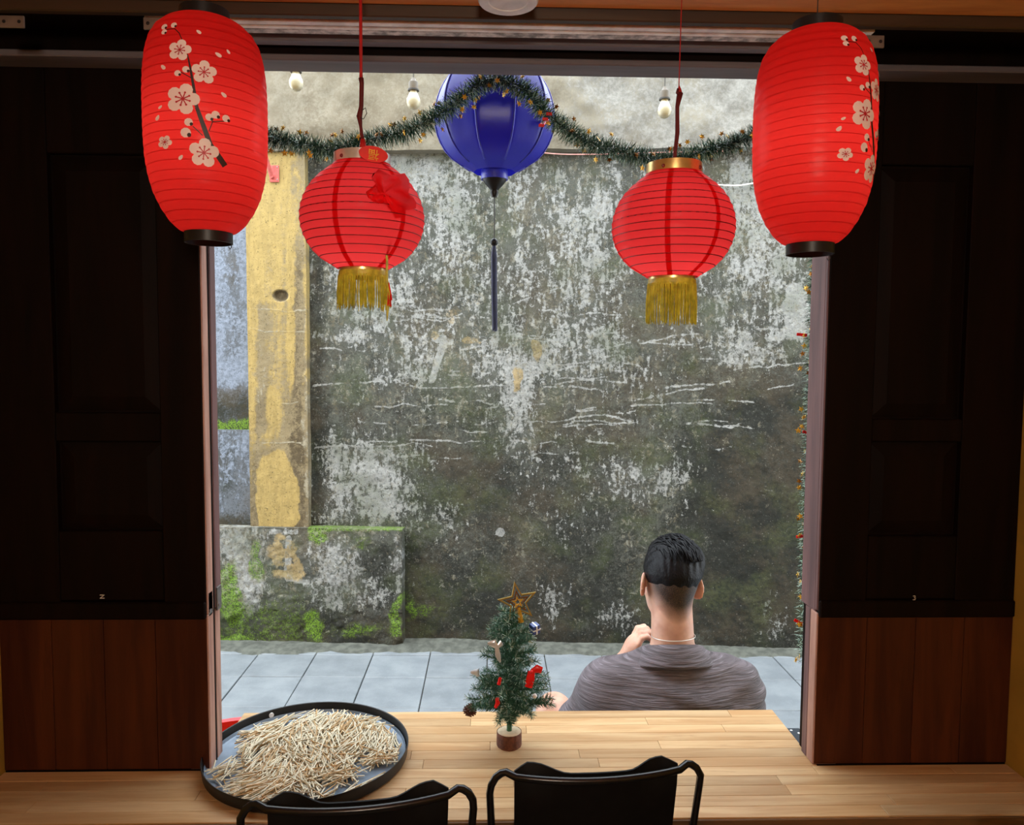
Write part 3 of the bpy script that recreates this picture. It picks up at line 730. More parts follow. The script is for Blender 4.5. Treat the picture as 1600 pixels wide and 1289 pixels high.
def strip(m, line, widths, turn, out):
    pts = []; 
    for (p, q), (w0, w1) in zip(zip(line[:-1], line[1:]), zip(widths[:-1], widths[1:])):
        dx, dy = q[0] - p[0], q[1] - p[1]; L = math.hypot(dx, dy); nx, ny = -dy / L, dx / L; k = max(2, int(L / 5))
        v = []
        for i in range(k + 1):
            t = i / k; x = p[0] + dx * t; y = p[1] + dy * t; w = w0 + (w1 - w0) * t
            for sg in (-1, 0, 1): v.append(lan_pt(x + sg * nx * w / 2 - ax(y), y + sg * ny * w / 2, turn, out))
        m.add(v, [(3*i+j, 3*i+j+1, 3*i+4+j, 3*i+3+j) for i in range(k) for j in (0, 1)])
def added_lantern_bulb(t, z, power, zt):  # lamp added inside each red lantern to strengthen its glow
    g = MB(); g.sphere((0, 0, z), (.014, .014, .018), 14, 10); g.build('bulb', M['added_lantern_bulb'], t, 'all')  # added bulb part, no lit bulb is seen in these lanterns
    g = MB(); g.tube([(0, 0, z + .015), (0, 0, z + .035)], [.008, .009], 10); g.tube([(0, 0, z + .03), (0, 0, zt)], .0012, 6); g.build('added_lamp_holder', M['cable'], t)
    d = bpy.data.lights.new('added_lantern_light', 'POINT'); d.energy = power; d.color = (1.0, .9, .84); d.shadow_soft_size = .02
    o = bpy.data.objects.new('added_lantern_light', d); col.objects.link(o); o.parent = t; o.location = (0, 0, z - .024)
M['added_lantern_bulb'] = plain('added_bulb_glass', S('#f0e8d8'), .3)
def tall_lantern(px, py, v, label, turn):
    c = PY(px, py, v)
    t = thing('tall_lantern', label, 'lantern', c, 0, 'tall blossom lanterns')
    face = -math.atan2(c.x, c.y)            # turn of the side that faces the room
    g = MB(); N = 72
    prof = []
    ys = np.linspace(15, 362, 100)
    for i, y in enumerate(ys):
        r = lan_r(y); fl = .6 * abs(math.sin((y - 15) / 14.5 * PI))
        prof.append(((r + fl - .3) * LS, (190 - y) * LZ))
    g.lathe(prof, N); g.build('shade', M['red'], t, 'all')
    for k in range(24):
        y = 15 + 14.5 * k
        if 15 < y < 360:
            g = MB(); r = lan_r(y) * LS - .0012
            g.tube([(r * math.cos(w), r * math.sin(w), (190 - y) * LZ) for w in np.linspace(0, 2 * PI, 40, endpoint=False)], .0004, 4, closed=True)
            g.build('wire_rib', M['wire_rib'], t, 'all')
    for k in range(1):                       # the overlap seam of the paper, on the side towards the window
        m = MB(); strip(m, [(320 + 0.0, 20), (320, 110), (321, 200), (325, 300), (327, 355)], [22, 22, 22, 22, 14], face + PI * .72 if turn < .5 else face + PI * .93, -.0016); m.build('seam', M['red_seam'], t, 'all')
    for side in (0, PI):
        tn = face + turn + side
        for cx, cy, r, a0 in FLOW:
            m = MB()
            for k in range(5): poly_fan(m, petal(cx, cy, a0 + k * 2 * PI / 5 - PI / 2, r, r * .40), tn, .0010)
            fo = m.build('blossom_print', M['print_white'], t, 'all')
            m = MB()
            for k in range(8):
                a = a0 + k * PI / 4; e = (cx + r * .42 * math.cos(a), cy + r * .42 * math.sin(a))
                strip(m, [(cx, cy), e], [r * .07, r * .07], tn, .0016)
                poly_fan(m, [(e[0] + r * .07 * math.cos(q), e[1] + r * .07 * math.sin(q)) for q in np.linspace(0, 2 * PI, 6, endpoint=False)], tn, .0016, 1)
            m.build('stamen_print', M['print_red'], fo)['kind'] = 'stuff'
        for cx, cy, r, a in PETAL:
            m = MB(); poly_fan(m, petal(cx - r * .7 * math.cos(a), cy - r * .7 * math.sin(a), a, r * 1.5, r * .45, 10), tn, .0010, 2); m.build('petal_print', M['print_white'], t, 'all')
        for cx, cy, r in BUDS:
            m = MB(); poly_fan(m, [(cx + r * .95 * math.cos(q), cy + r * .95 * math.sin(q)) for q in np.linspace(0, 2 * PI, 10, endpoint=False)], tn, .0010, 2)
            bo = m.build('bud_print', M['print_white'], t, 'all')
            m = MB(); poly_fan(m, [(cx + r * .62 + r * .38 * math.cos(q), cy + r * .45 + r * .42 * math.sin(q)) for q in np.linspace(0, 2 * PI, 8, endpoint=False)], tn, .0014, 1); m.build('calyx_print', M['print_dark'], bo)
        m = MB()
        strip(m, [(294, 103), (298.5, 124), (303, 149), (308, 183), (319, 214), (328, 239), (351, 268)], [1.5, 3, 4, 5.5, 7, 8, 9], tn, .0007)
        for L in ([(272, 62), (280, 70), (290, 90)], [(326, 218), (331, 203), (350, 199)], [(317, 226), (303, 213)], [(301, 140), (285, 131)], [(258, 62), (272, 62)], [(331, 203), (328, 199)]):
            strip(m, L, [1.4] * len(L), tn, .0007)
        m.build('twig_print', M['print_dark'], t)
    g = MB(); g.lathe([(38*LS, (190-359)*LZ), (38*LS, (190-379)*LZ), (35.5*LS, (190-379)*LZ), (35.5*LS, (190-359)*LZ), (38*LS, (190-359)*LZ)], 48); g.build('bottom_ring', M['black'], t, True)
    g = MB(); g.lathe([(39*LS, (190-16)*LZ), (39*LS, (190+4)*LZ), (36*LS, (190+4)*LZ), (36*LS, (190-16)*LZ), (39*LS, (190-16)*LZ)], 48); g.build('top_ring', M['black'], t, True)
    zt = 194 * LZ; top = CEIL - c.z
    added_lantern_bulb(t, .02, LP_TALL, zt)
    g = MB(); g.tube([(-36*LS, 0, zt - .003), (0, 0, zt - .001), (36*LS, 0, zt - .003)], .001, 6); g.tube([(0, 0, zt), (0, 0, top)], .0009, 6)
    g.sphere((0, 0, top - .003), (.004, .004, .003)); g.build('hanging_wire', M['cable'], t)
    g = MB(); g.tube([(35*LS, .004, (190-378)*LZ), (36*LS, .004, (190-384)*LZ), (33*LS, .004, (190-388)*LZ), (31*LS, .004, (190-384)*LZ)], .0008, 5); g.build('wire_loop', M['cable'], t)
    return t
tall_lantern(323, 203, 1.213, 'tall red paper lantern at the left with white blossoms facing the room', 0.0)
tall_lantern(1271, 221, 1.187, 'tall red paper lantern at the right with its blossoms turned to the side', math.radians(68))

# ------------------------------------------------------------------ round red lanterns with fringe
RPROF = [(42, 262), (52, 269), (66, 280), (80, 295), (90, 312), (96, 330), (98, 346), (97, 360), (92, 378), (83, 395), (70, 410), (54, 421), (40, 428), (36, 429)]
def round_lantern(px, py, v, label, ring, seams, bent=0.0, fr=1.0, rot=0.0, tilt=0.0):
    c = PY(px, py, v); k = c.length and (v / math.cos(math.atan2(c.x, c.y) * 0)) / F * 1.0
    k = v / F * .965
    t = thing('round_lantern', label, 'lantern', c, 0, 'round red lanterns')
    ys = [p[1] for p in RPROF]; rs = [p[0] for p in RPROF]
    R = lambda y: float(np.interp(y, ys, rs))
    # smooth profile by densifying
    yy = np.linspace(262, 429, 90); pr = np.interp(yy, ys, rs); ker = np.ones(9) / 9; prs = np.convolve(np.pad(pr, 4, mode='edge'), ker, 'valid')
    Rs = lambda y: float(np.interp(y, yy, prs))
    z = lambda y: (346 - y) * k * .975
    rib_y = [270 + 11.8 * i for i in range(14)]
    g = MB(); prof = []
    for y in yy:
        ph = ((y - 270) / 11.8) % 1.0
        prof.append(((Rs(y) - 1.1 * (4 * ph * (1 - ph)) * (.4 + .6 * Rs(y) / 98) + .6) * k, z(y)))
    g.lathe(prof, 72); g.build('shade', M['red_nylon'], t, 'all')
    for y in rib_y:
        if y < 428:
            g = MB(); r = (Rs(y) + .1) * k
            g.tube([(r * math.cos(w), r * math.sin(w), z(y)) for w in np.linspace(0, 2 * PI, 44, endpoint=False)], .0007, 5, closed=True); g.build('wire_rib', M['wire_rib'], t, 'all')
    for a in seams:
        m = MB(); v_ = []; n = len(yy); wd = 8 * k
        for y in yy:
            r = (Rs(y) - 2.2) * k; da = wd / max(r, .01) / 2
            for q in (-1, 0, 1): v_.append((r * math.sin(a + q * da), -r * math.cos(a + q * da), z(y)))
        m.add(v_, [(3*i+j, 3*i+j+1, 3*i+4+j, 3*i+3+j) for i in range(n - 1) for j in (0, 1)]); m.build('seam', M['red_seam'], t, 'all')
    g = MB(); g.lathe([(44*k, z(246)), (44.5*k, z(256)), (44*k, z(267)), (41.5*k, z(267)), (41.5*k, z(246)), (44*k, z(246))], 48); g.build('top_ring', M[ring], t, True)
    g = MB(); g.lathe([(37*k, z(426)), (37*k, z(436)), (34*k, z(436)), (34*k, z(426)), (37*k, z(426))], 48); g.build('bottom_ring', M['brass'], t, True)
    g = MB(); g.tube([(r_ * 1.0, 0, z(247)) for r_ in (-42*k, 0, 42*k)], .001, 6); g.build('cross_wire', M['cable'], t)
    for sx in (.35, -1.1):
        g = MB(); g.sphere((44.6*k*math.sin(sx + .5), -44.6*k*math.cos(sx + .5), z(257)), (.003, .002, .003), 8, 6); g.build('rivet', M['wire_rib'], t)
    added_lantern_bulb(t, 0.012, LP_ROUND, z(247))
    # fringe: band and strands
    g = MB(); g.lathe([(38*k, z(433)), (38.6*k, z(443)), (37*k, z(443)), (37*k, z(433)), (38*k, z(433))], 48)
    fb = g.build('fringe_band', M['fringe'], t, True)
    g = MB(); n = 130
    for i in range(n):
        if fr < 1 and random.random() > .93: continue
        a = 2 * PI * (i + random.uniform(-.35, .35)) / n; L = random.uniform(.93, 1.03) * (1 if fr == 1 else random.uniform(.85, 1.0))
        r0 = 38.2 * k; r1 = (38.2 + random.uniform(-1.5, 2.2)) * k; a2 = a + random.uniform(-.06, .06)
        zb = 443 + 62 * L * (.85 if fr < 1 else 1)
        pts = [(r0 * math.cos(a), r0 * math.sin(a), z(440)), (r1 * math.cos((a + a2) / 2), r1 * math.sin((a + a2) / 2), z((440 + zb) / 2)), (r1 * math.cos(a2), r1 * math.sin(a2), z(zb))]
        g.tube(pts, [.0008, .0009, .0006], 4)
    o = g.build('fringe', M['fringe'], fb); o['kind'] = 'stuff'
    return t, k, z, Rs
CR = [math.radians(a) for a in (-12, 46, 108, 168, 228, 288)]
rl, k, z, Rs = round_lantern(1051.5, 354, 1.23, 'round red lantern with brass rings and a full gold fringe, right of the blue lantern', 'brass', [math.radians(a) for a in (-18, 30, 92, 150, 210, 268)])
ll, k2, z2, Rs2 = round_lantern(566.5, 340, 1.23, 'round red lantern with silver top ring, fortune tag and crumpled paper flower', 'silver', [math.radians(a) for a in (-15, 48, 108, 160, 222, 285)], fr=.9)
def cord(t, pts, rad, mat, name='cord'):
    g = MB(); g.tube(pts, rad, 8); return g.build(name, mat, t, 'all')
# cords up to the ceiling
h1 = CEIL - rl.location.z; zz = z(247)
cord(rl, [(0, 0, zz), (.001, 0, zz + .02), (.004, 0, zz + .05), (.003, 0, zz + .09), (.007, 0, zz + .112)], [.0032, .003, .0035, .0032, .005], M['cord_dark'], 'twisted_cord')
cord(rl, [(.007, 0, zz + .11), (.006, 0, zz + .118), (.005, 0, zz + .124), (.007, .0, h1)], [.004, .0025, .0008, .0008], M['cord_red'])
cord(rl, [(.007, 0, zz + .108), (.002, -.002, zz + .112), (.003, -.002, zz + .118)], [.003, .0025, .0015], M['cord_dark'], 'knot')
h2 = CEIL - ll.location.z
cord(ll, [(.002, 0, zz), (.001, 0, zz + .025)], [.008, .0035], M['cord_red'], 'cord_base')
cord(ll, [(.001, 0, zz + .02), (-.002, 0, zz + .045), (-.004, 0, zz + .06), (-.001, 0, zz + .075), (0, 0, zz + .11), (-.001, 0, zz + .118)], [.003, .0025, .0045, .0035, .0035, .004], M['cord_dark'], 'twisted_cord')
cord(ll, [(-.001, 0, zz + .116), (-.001, 0, zz + .13), (-.001, 0, zz + .16), (-.001, 0, h2)], [.003, .0022, .0026, .0024], M['cord_red'])
cord(ll, [(0, -.002, zz + .068), (.006, -.003, zz + .072), (.008, -.003, zz + .064), (.003, -.003, zz + .055), (-.008, -.003, zz + .06)], .0007, M['cable'], 'tie_wire')
# fortune tag on the left one
tg = MB(); pts = [(.022 * math.cos(w), .0115 * math.sin(w)) for w in np.linspace(0, 2 * PI, 28, endpoint=False)]
tg.prism(pts, 'y', -.0008, .0008); tg = tg.build('fortune_tag', M['bow'], ll); tg.location = (.025, -.050, z2(258)); tg.rotation_euler = (.12, .08, .35)
cu = bpy.data.curves.new('glyph', 'FONT'); cu.body = '\u798f'; cu.size = .017; cu.align_x = 'CENTER'; cu.align_y = 'CENTER'; cu.extrude = .0002
tmp = bpy.data.objects.new('glyph_tmp', cu); col.objects.link(tmp); bpy.context.view_layer.update()
dg = bpy.context.evaluated_depsgraph_get(); gm = bpy.data.meshes.new_from_object(tmp.evaluated_get(dg)); bpy.data.objects.remove(tmp)
gm.materials.clear(); gm.materials.append(M['gold'])
gl = link('lettering', gm, tg); gl.rotation_euler = (PI / 2, PI, 0); gl.location = (0, -.0013, 0)
# crumpled red paper flower stuck on the left one
def crumple():
    m = MB(); n = 26; kk = 8; v = [(0, -.012, 0)]
    for j in range(1, kk + 1):
        for i in range(n):
            w = 2 * PI * i / n; r = .034 * j / kk * (1 + .22 * math.sin(5 * w + j * .3) + .12 * random.uniform(-1, 1) * (j > 4))
            y = -.006 - .014 * math.sin(j / kk * PI) * abs(math.sin(2.5 * w + 1)) - (.012 * random.random() if j == kk else .003 * random.random())
            v.append((r * 1.15 * math.cos(w) + .012 * (j / kk) ** 2, y, r * math.sin(w) - .01 * (j / kk) ** 2 * math.cos(w)))
    f = [(0, 1 + i, 1 + (i + 1) % n) for i in range(n)]
    for j in range(kk - 1):
        for i in range(n): a = 1 + j * n; f.append((a + i, a + n + i, a + n + (i + 1) % n, a + (i + 1) % n))
    m.add(v, f); return m
fl = crumple().build('paper_flower', M['red_nylon'], ll, 'all'); fl.rotation_euler = (.35, 0, .42); fl.location = (.043, -.076, z2(322)); fl.scale = (.86, .86, .86)
# loose yellow thread with red tuft hanging from its lower ring
g = MB(); x0 = .043
g.tube([(x0 - .003, -.05, z2(388)), (x0 - .001, -.05, z2(395)), (x0 + .001, -.045, z2(420)), (x0, -.04, z2(450)), (x0 + .002, -.04, z2(480)), (x0, -.04, z2(515))], [.001, .002, .0018, .002, .0035, .0008], 6)
for i in range(14): g.tube([(x0, -.04, z2(440 + 2 * i)), (x0 + random.uniform(-.008, .008), -.04 + random.uniform(-.005, .005), z2(475 + 2 * i))], .0007, 4)
g.build('loose_thread', M['fringe'], ll)
g = MB()
for i in range(12): g.tube([(x0 + .003, -.041, z2(455)), (x0 + .004 + random.uniform(-.004, .004), -.041 + random.uniform(-.003, .003), z2(485 + random.uniform(-3, 8)))], .0009, 4)
g.build('red_tuft', M['bow'], ll)

# ------------------------------------------------------------------ blue silk lantern
BV = 1.93; c = PY(773, 190, BV); kb = BV / F * 1.005
bl = thing('silk_lantern', 'large blue silk lantern with dark wooden finial and navy tassel, under the lintel', 'lantern', c)
BP = [(30, 92), (45, 88), (64, 74), (79, 54), (88, 30), (91, 6), (89, -14), (82, -34), (70, -52), (54, -65), (38, -73), (24, -76)]
yy = np.linspace(92, -76, 60); pr = np.interp(-yy, [-p[1] for p in BP], [p[0] for p in BP]); pr = np.convolve(np.pad(pr, 3, mode='edge'), np.ones(7) / 7, 'valid')
NG = 10; v = []; n = 80
for r, y in zip(pr, yy):
    for j in range(n):
        w = 2 * PI * j / n; fr = (j % (n // NG)) / (n // NG); sag = 1 - .045 * math.sin(PI * fr); v.append((r * sag * kb * math.cos(w), r * sag * kb * math.sin(w), y * kb))
g = MB(); g.add(v, [(i*n+j, i*n+(j+1) % n, (i+1)*n+(j+1) % n, (i+1)*n+j) for i in range(59) for j in range(n)]); g.build('shade', M['blue'], bl, 'all')
for j in range(NG):
    w = 2 * PI * j / NG; g = MB(); g.tube([((r + .3) * kb * math.cos(w), (r + .3) * kb * math.sin(w), y * kb) for r, y in zip(pr[::4], yy[::4])], .0022, 6); g.build('rib', M['blue_trim'], bl, 'all')
def zb(y): return (190 - y) * kb
g = MB(); g.lathe([(0, zb(262)), (20*kb, zb(262)), (20.5*kb, zb(268)), (20.5*kb, zb(277)), (0, zb(277))], 32); g.build('lower_collar', M['blue_trim'], bl, True)
g = MB(); g.lathe([(0, zb(276)), (19*kb, zb(276)), (17*kb, zb(280)), (13*kb, zb(285)), (8*kb, zb(290)), (6*kb, zb(293)), (6.5*kb, zb(297)), (4*kb, zb(303)), (0, zb(303))], 28); g.build('finial', M['black'], bl, True)
g = MB(); g.lathe([(0, zb(94)), (30*kb, zb(94)), (30*kb, zb(104)), (0, zb(104))], 32); g.build('upper_collar', M['black'], bl, True)
g = MB(); g.tube([(0, 0, zb(300)), (.001, 0, zb(335)), (0, 0, zb(366))], .0014, 6); g.tube([(0, 0, zb(96)), (0, 0, zb(20))], .0015, 6); g.build('cord', M['cable'], bl)
g = MB(); g.sphere((0, 0, zb(371)), 6 * kb, 16, 12); g.build('bead', M['black'], bl, 'all')
g = MB()
for i in range(60):
    a = random.uniform(0, 2 * PI); r = 4.2 * kb * math.sqrt(random.random()); L = random.uniform(500, 508); r2 = r * .9
    g.tube([(r * .5 * math.cos(a), r * .5 * math.sin(a), zb(375)), (r * math.cos(a), r * math.sin(a), zb(390)), (r * math.cos(a) + .001, r * math.sin(a), zb(450)), (r2 * math.cos(a) + .003, r2 * math.sin(a), zb(L))], .0009, 4)
o = g.build('tassel', M['tassel'], bl); 
tr_ = MB(); tr_.box((-.02, -.002, -.004), (.02, .002, .004), .001); tr_ = tr_.build('pink_ribbon', plain('pink_ribbon', S('#e0407a'), .4), bl); tr_.location = (72 * kb, -56 * kb, zb(208)); tr_.rotation_euler = (0, -.5, .9)
# hook bar carrying the blue lantern, fixed to the outer wall
g = MB(); g.tube([(c.x, c.y, c.z + zb(20)), (c.x, c.y - .05, c.z + zb(14)), (c.x, D + .16, c.z + zb(14))], .004, 8); tag(g.build('wall_hook', M['cable']), 'dark iron hook holding up the blue silk lantern', 'hook')

# ------------------------------------------------------------------ tinsel garlands
def smooth_path(pts, n):
    pts = [Vector(p) for p in pts]; out = []
    P = [pts[0] * 2 - pts[1]] + pts + [pts[-1] * 2 - pts[-2]]
    for i in range(1, len(P) - 2):
        for k in range(n):
            t = k / n; a, b, c_, d = P[i-1], P[i], P[i+1], P[i+2]
            out.append(.5 * ((2*b) + (-a + c_) * t + (2*a - 5*b + 4*c_ - d) * t*t + (-a + 3*b - 3*c_ + d) * t**3))
    out.append(pts[-1]); return out
def star_mesh(r=.0065, n=5, m='gold'):
    g = MB(); poly = []
    for i in range(2 * n):
        a = PI / 2 + i * PI / n; q = r if i % 2 == 0 else r * .45; poly.append((q * math.cos(a), q * math.sin(a)))
    top = [(x, y, .0003) for x, y in poly] + [(0, 0, .0012)]; bot = [(x, y, -.0003) for x, y in poly]
    k = 2 * n
    g.add(top + bot, [(i, (i+1) % k, k) for i in range(k)] + [(k+1+i, k+1+(i+1) % k, (i+1) % k, i) for i in range(k)] + [tuple(k+1+i for i in range(k-1, -1, -1))])
    return g.mesh('star', M[m])
M['star_dark'] = plain('bronze_star', S('#8a5a18'), .3, .8)
STAR = [star_mesh(.0078, 5, 'gold'), star_mesh(.0072, 6, 'gold'), star_mesh(.007, 5, 'star_dark')]
def garland(path, label, per_m=4200, L=.027, stars=60, tip=.4, name='tinsel_garland'):
    t = thing(name, label, 'garland', path[len(path) // 2])
    o0 = Vector(path[len(path) // 2]); seg = [(Vector(a) - o0, Vector(b) - o0) for a, b in zip(path[:-1], path[1:])]
    lens = [(b - a).length for a, b in seg]; tot = sum(lens); cum = np.cumsum(lens)
    g = MB(); g.tube([Vector(p) - o0 for p in path], .0012, 6); g.build('core_wire', M['tinsel'], t)
    def at(q):
        i = int(np.searchsorted(cum, q)); i = min(i, len(seg) - 1); a, b = seg[i]; f = (q - (cum[i] - lens[i])) / max(lens[i], 1e-6); return a.lerp(b, f), (b - a).normalized()
    green = MB(); tips = MB()
    N = int(per_m * tot)
    for i in range(N):
        p, d = at(random.random() * tot)
        u = d.orthogonal().normalized(); w = d.cross(u); a = random.uniform(0, 2 * PI)
        dr = (u * math.cos(a) + w * math.sin(a) + d * random.uniform(-.55, .55)).normalized()
        l = L * random.uniform(.6, 1.08); sd = dr.cross(Vector((random.gauss(0, 1), random.gauss(0, 1), random.gauss(0, 1)))).normalized() * .00062
        bend = Vector((0, 0, -1)) * random.uniform(0, .004)
        e = p + dr * l + bend; mid = p + dr * l * .55
        (tips if random.random() < tip * .55 else green).add([p + sd, p - sd, mid - sd, mid + sd], [(0, 1, 2, 3)])
        (tips if random.random() < tip else green).add([mid + sd, mid - sd, e - sd * .5, e + sd * .5], [(0, 1, 2, 3)])
    for m, nm, mt in ((green, 'tinsel', 'tinsel'), (tips, 'frosted_tinsel', 'tinsel_tip')):
        o = m.build(nm, M[mt], t, False, False); o['kind'] = 'stuff'
    for i in range(stars):
        p, d = at((i + random.uniform(.1, .9)) / stars * tot); u = d.orthogonal().normalized(); w = d.cross(u); a = random.uniform(0, 2 * PI)
        s_ = link('star', random.choice(STAR), t); s_.location = p + (u * math.cos(a) + w * math.sin(a)) * random.uniform(L * .75, L * 1.15)
        s_.rotation_euler = (PI / 2 + random.uniform(-.7, .7), random.uniform(0, 6), random.uniform(-.8, .8))
    return t
GV = 1.70
path = smooth_path([Vector((JL - .125, D + .198, 2.24))] + [PY(x, y, GV) for x, y in ((372, 178), (400, 204), (440, 219), (480, 226), (515, 234), (545, 226), (585, 216), (640, 203), (690, 176), (735, 142), (765, 124), (800, 130), (826, 146), (850, 172), (880, 198), (920, 222), (970, 236), (1020, 248), (1060, 248), (1110, 232), (1150, 222), (1185, 206), (1215, 180), (1235, 150))] + [Vector((JR + .125, D + .198, 2.24))], 5)
ga = garland(path, 'green tinsel garland with gold stars swagged across the top of the opening', 8500, .029, 130, .3)
g = MB()
for px_, py_ in ((852, 186), (846, 196), (858, 178)):
    p = PY(px_, py_, GV - .02) - ga.location; g.box((p.x - .006, p.y - .001, p.z - .003), (p.x + .006, p.y + .001, p.z + .003))
g.build('red_bow', M['bow'], ga)
path = smooth_path([PY(x, y, 1.72) for x, y in ((1282, 330), (1274, 400), (1270, 500), (1266, 600), (1263, 700), (1260, 800), (1257, 900), (1256, 980), (1256, 1035))], 6)
gb = garland(path, 'green and gold tinsel garland hanging down outside the right jamb', 2600, .021, 70, .6)
for px_, py_, a in ((1253, 523, .1), (1252, 838, -.1), (1248, 972, .5), (1262, 676, .2)):
    p = PY(px_, py_, 1.715) - gb.location; m = MB(); m.box((-.012, -.001, -.0035), (.012, .001, .0035), .0008); o = m.build('red_bow', M['bow'], gb); o.location = p; o.rotation_euler = (0, a, 0)

# ------------------------------------------------------------------ festoon bulbs on a cable over the alley
YB = 2.62
cab = [(x, YB, 2.83 - .05 * math.cos(x * 1.1)) for x in np.linspace(-3.6, 3.8, 40)]
g = MB(); g.tube(cab, .003, 6); tag(g.build('festoon_cable', M['cable']), 'dark cable over the alley carrying the bulbs', 'cable')
def bulb(px, ytop, label):
    """ytop: photo row where glass meets socket"""
    kk = YB / F * 1.02; c = PY(px, ytop, YB)
    t = thing('light_bulb', label, 'bulb', c, 0, 'festoon bulbs')
    g = MB(); g.lathe([(5*kk, .002), (5.5*kk, -3*kk), (7.5*kk, -8*kk), (9.8*kk, -13*kk), (10.2*kk, -18*kk), (9*kk, -23*kk), (6*kk, -26.6*kk), (2.5*kk, -28*kk), (0, -28.3*kk)], 24); g.build('glass', M['bulb'], t, 'all')
    g = MB(); g.lathe([(0, 18*kk), (2.5*kk, 18*kk), (4*kk, 14*kk), (6.6*kk, 12*kk), (7*kk, 10*kk), (6.8*kk, 2*kk), (8*kk, 1.5*kk), (8*kk, -1.2*kk), (5*kk, -1.5*kk)], 20); g.build('socket', M['socket'], t, True)
    g = MB(); g.lathe([(8.2*kk, 1.2*kk), (8.4*kk, -1*kk), (7*kk, -1.4*kk)], 20); g.build('gasket', M['cable'], t, True)
    zc = 2.83 - .05 * math.cos(c.x * 1.1)
    g = MB(); g.tube([(0, 0, 17*kk), (0, 0, zc - c.z)], .0014, 6); g.build('drop_wire', M['cable'], t)
bulb(462.5, 112, 'cream glass bulb half hidden by the lintel, nearest the left tall lantern')
bulb(646, 141, 'cream glass bulb in a brown socket, left of the blue lantern')
bulb(1038.5, 155, 'cream glass bulb in a grey socket, right of the blue lantern')
# bracket on the pilaster and wires on the wall
s_, z_ = PW(430, 272, PN); a_ = W(s_, PN + .004, z_)
br = thing('steel_bracket', 'rusty red steel bracket bolted to the ochre pilaster', 'bracket', a_, -WA)
g = MB(); g.box((-.028, -.006, -.045), (.024, .0, .045), .002); g.build('plate', M['bracket_red'], br)
for q in (-.032, .034):
    g = MB(); g.sphere((.015, -.007, q), (.004, .003, .004), 8, 6); g.build('bolt', M['steel'], br)
g = MB(); g.tube([(-.012, -.02, -.02), (-.035, -.09, .14), (-.05, -.16, .32)], .012, 8); g.tube([(-.012, -.0, -.02), (-.012, -.03, -.02)], .01, 8); g.build('arm', M['bracket_red'], br)
def wire(pts, n, rad, mat, label):
    P = []
    for x, y in pts: s1, z1 = PW(x, y, n); P.append(W(s1, n, z1))
    g = MB(); g.tube(smooth_path(P, 5), rad, 5); tag(g.build('wall_wire', M[mat]), label, 'wire', 'wires on the alley wall')
wire([(1085, 289), (1110, 288), (1150, 290), (1185, 285), (1230, 278)], .03, .004, 'wire_white', 'white wire slung along the wall behind the right lanterns')
M['wire_pink'] = plain('pink_wire', S('#c08a84'), .6)
wire([(840, 238), (880, 241), (935, 241), (1040, 238), (1130, 236)], .085, .003, 'wire_pink', 'faded pink wire along the foot of the cream band')

# ------------------------------------------------------------------ small artificial tree on the counter
tp = PZ(795.5, 1164, TOP); kt = 1.66 / F * 1.03
tree = thing('christmas_tree', 'small frosted artificial Christmas tree in a wooden slice on the counter', 'tree', tp)
g = MB(); n = 28; v = []
for z0_, q in ((0, 1.0), (.002, 1.02), (.030, 1.0), (.032, .98)):
    for j in range(n): w = 2*PI*j/n; r = .0275 * q * (1 + .03 * math.sin(3*w) + .015 * math.sin(11*w)); v.append((r*math.cos(w), r*math.sin(w), z0_))
f = [(i*n+j, i*n+(j+1) % n, (i+1)*n+(j+1) % n, (i+1)*n+j) for i in range(3) for j in range(n)] + [tuple(range(n-1, -1, -1))]
g.add(v, f); base = g.build('base', M['bark'], tree, True)
g = MB(); g.lathe([(0, .0335), (.012, .0335), (.025, .0328), (.0262, .0318)], 28); g.build('cut_face', M['wood_slice'], base, True)
g = MB(); g.tube([(0, 0, .03), (.001, 0, .12), (0, 0, .20), (.006, 0, .29)], [.006, .005, .004, .0025], 8); g.build('trunk', M['needle'], tree)
def branch_mesh(L, dens, nl, seed):
    rs = random.Random(seed); g = MB()
    pts = [Vector((L * t, 0, -.10 * L * t * t + .02 * L * t)) for t in (0, .25, .5, .75, 1)]
    g.tube(pts, [.002, .0017, .0014, .0012, .001], 5)
    N = int(L * dens)
    for i in range(N):
        t = (i + rs.random()) / N; p = Vector((L * t, 0, -.10 * L * t * t + .02 * L * t)); a = rs.uniform(0, 2*PI)
        d = Vector((.55 + rs.uniform(-.2, .3), math.cos(a), math.sin(a))).normalized(); l = nl * rs.uniform(.7, 1.1)
        sd = d.cross(Vector((rs.gauss(0, 1), rs.gauss(0, 1), rs.gauss(0, 1)))).normalized() * .0006
        e = p + d * l
        g.add([p + sd, p - sd, e - sd * .6, e + sd * .6], [(0, 1, 2, 3)], 1 if rs.random() < .13 else 0)
    for i in range(14):
        a = rs.uniform(0, 2*PI); d = Vector((1.1, .7 * math.cos(a), .7 * math.sin(a))).normalized(); p = pts[-1]; e = p + d * nl * .9; sd = d.orthogonal().normalized() * .0006
        g.add([p + sd, p - sd, e - sd * .6, e + sd * .6], [(0, 1, 2, 3)], 1 if rs.random() < .5 else 0)
    return g.mesh('branch', [M['needle'], M['needle_tip']], False, False)
BM = {}
for L in (.035, .05, .065, .08, .092): BM[L] = [branch_mesh(L, 3400, .015, int(L * 1000) + q) for q in range(2)]
def br_(z, ang, L, elev):
    o = link('branch', BM[L][random.randrange(2)], tree); o.location = (0.001, 0, z)
    o.rotation_euler = Euler((random.uniform(0, 6) * 0, -elev, ang))
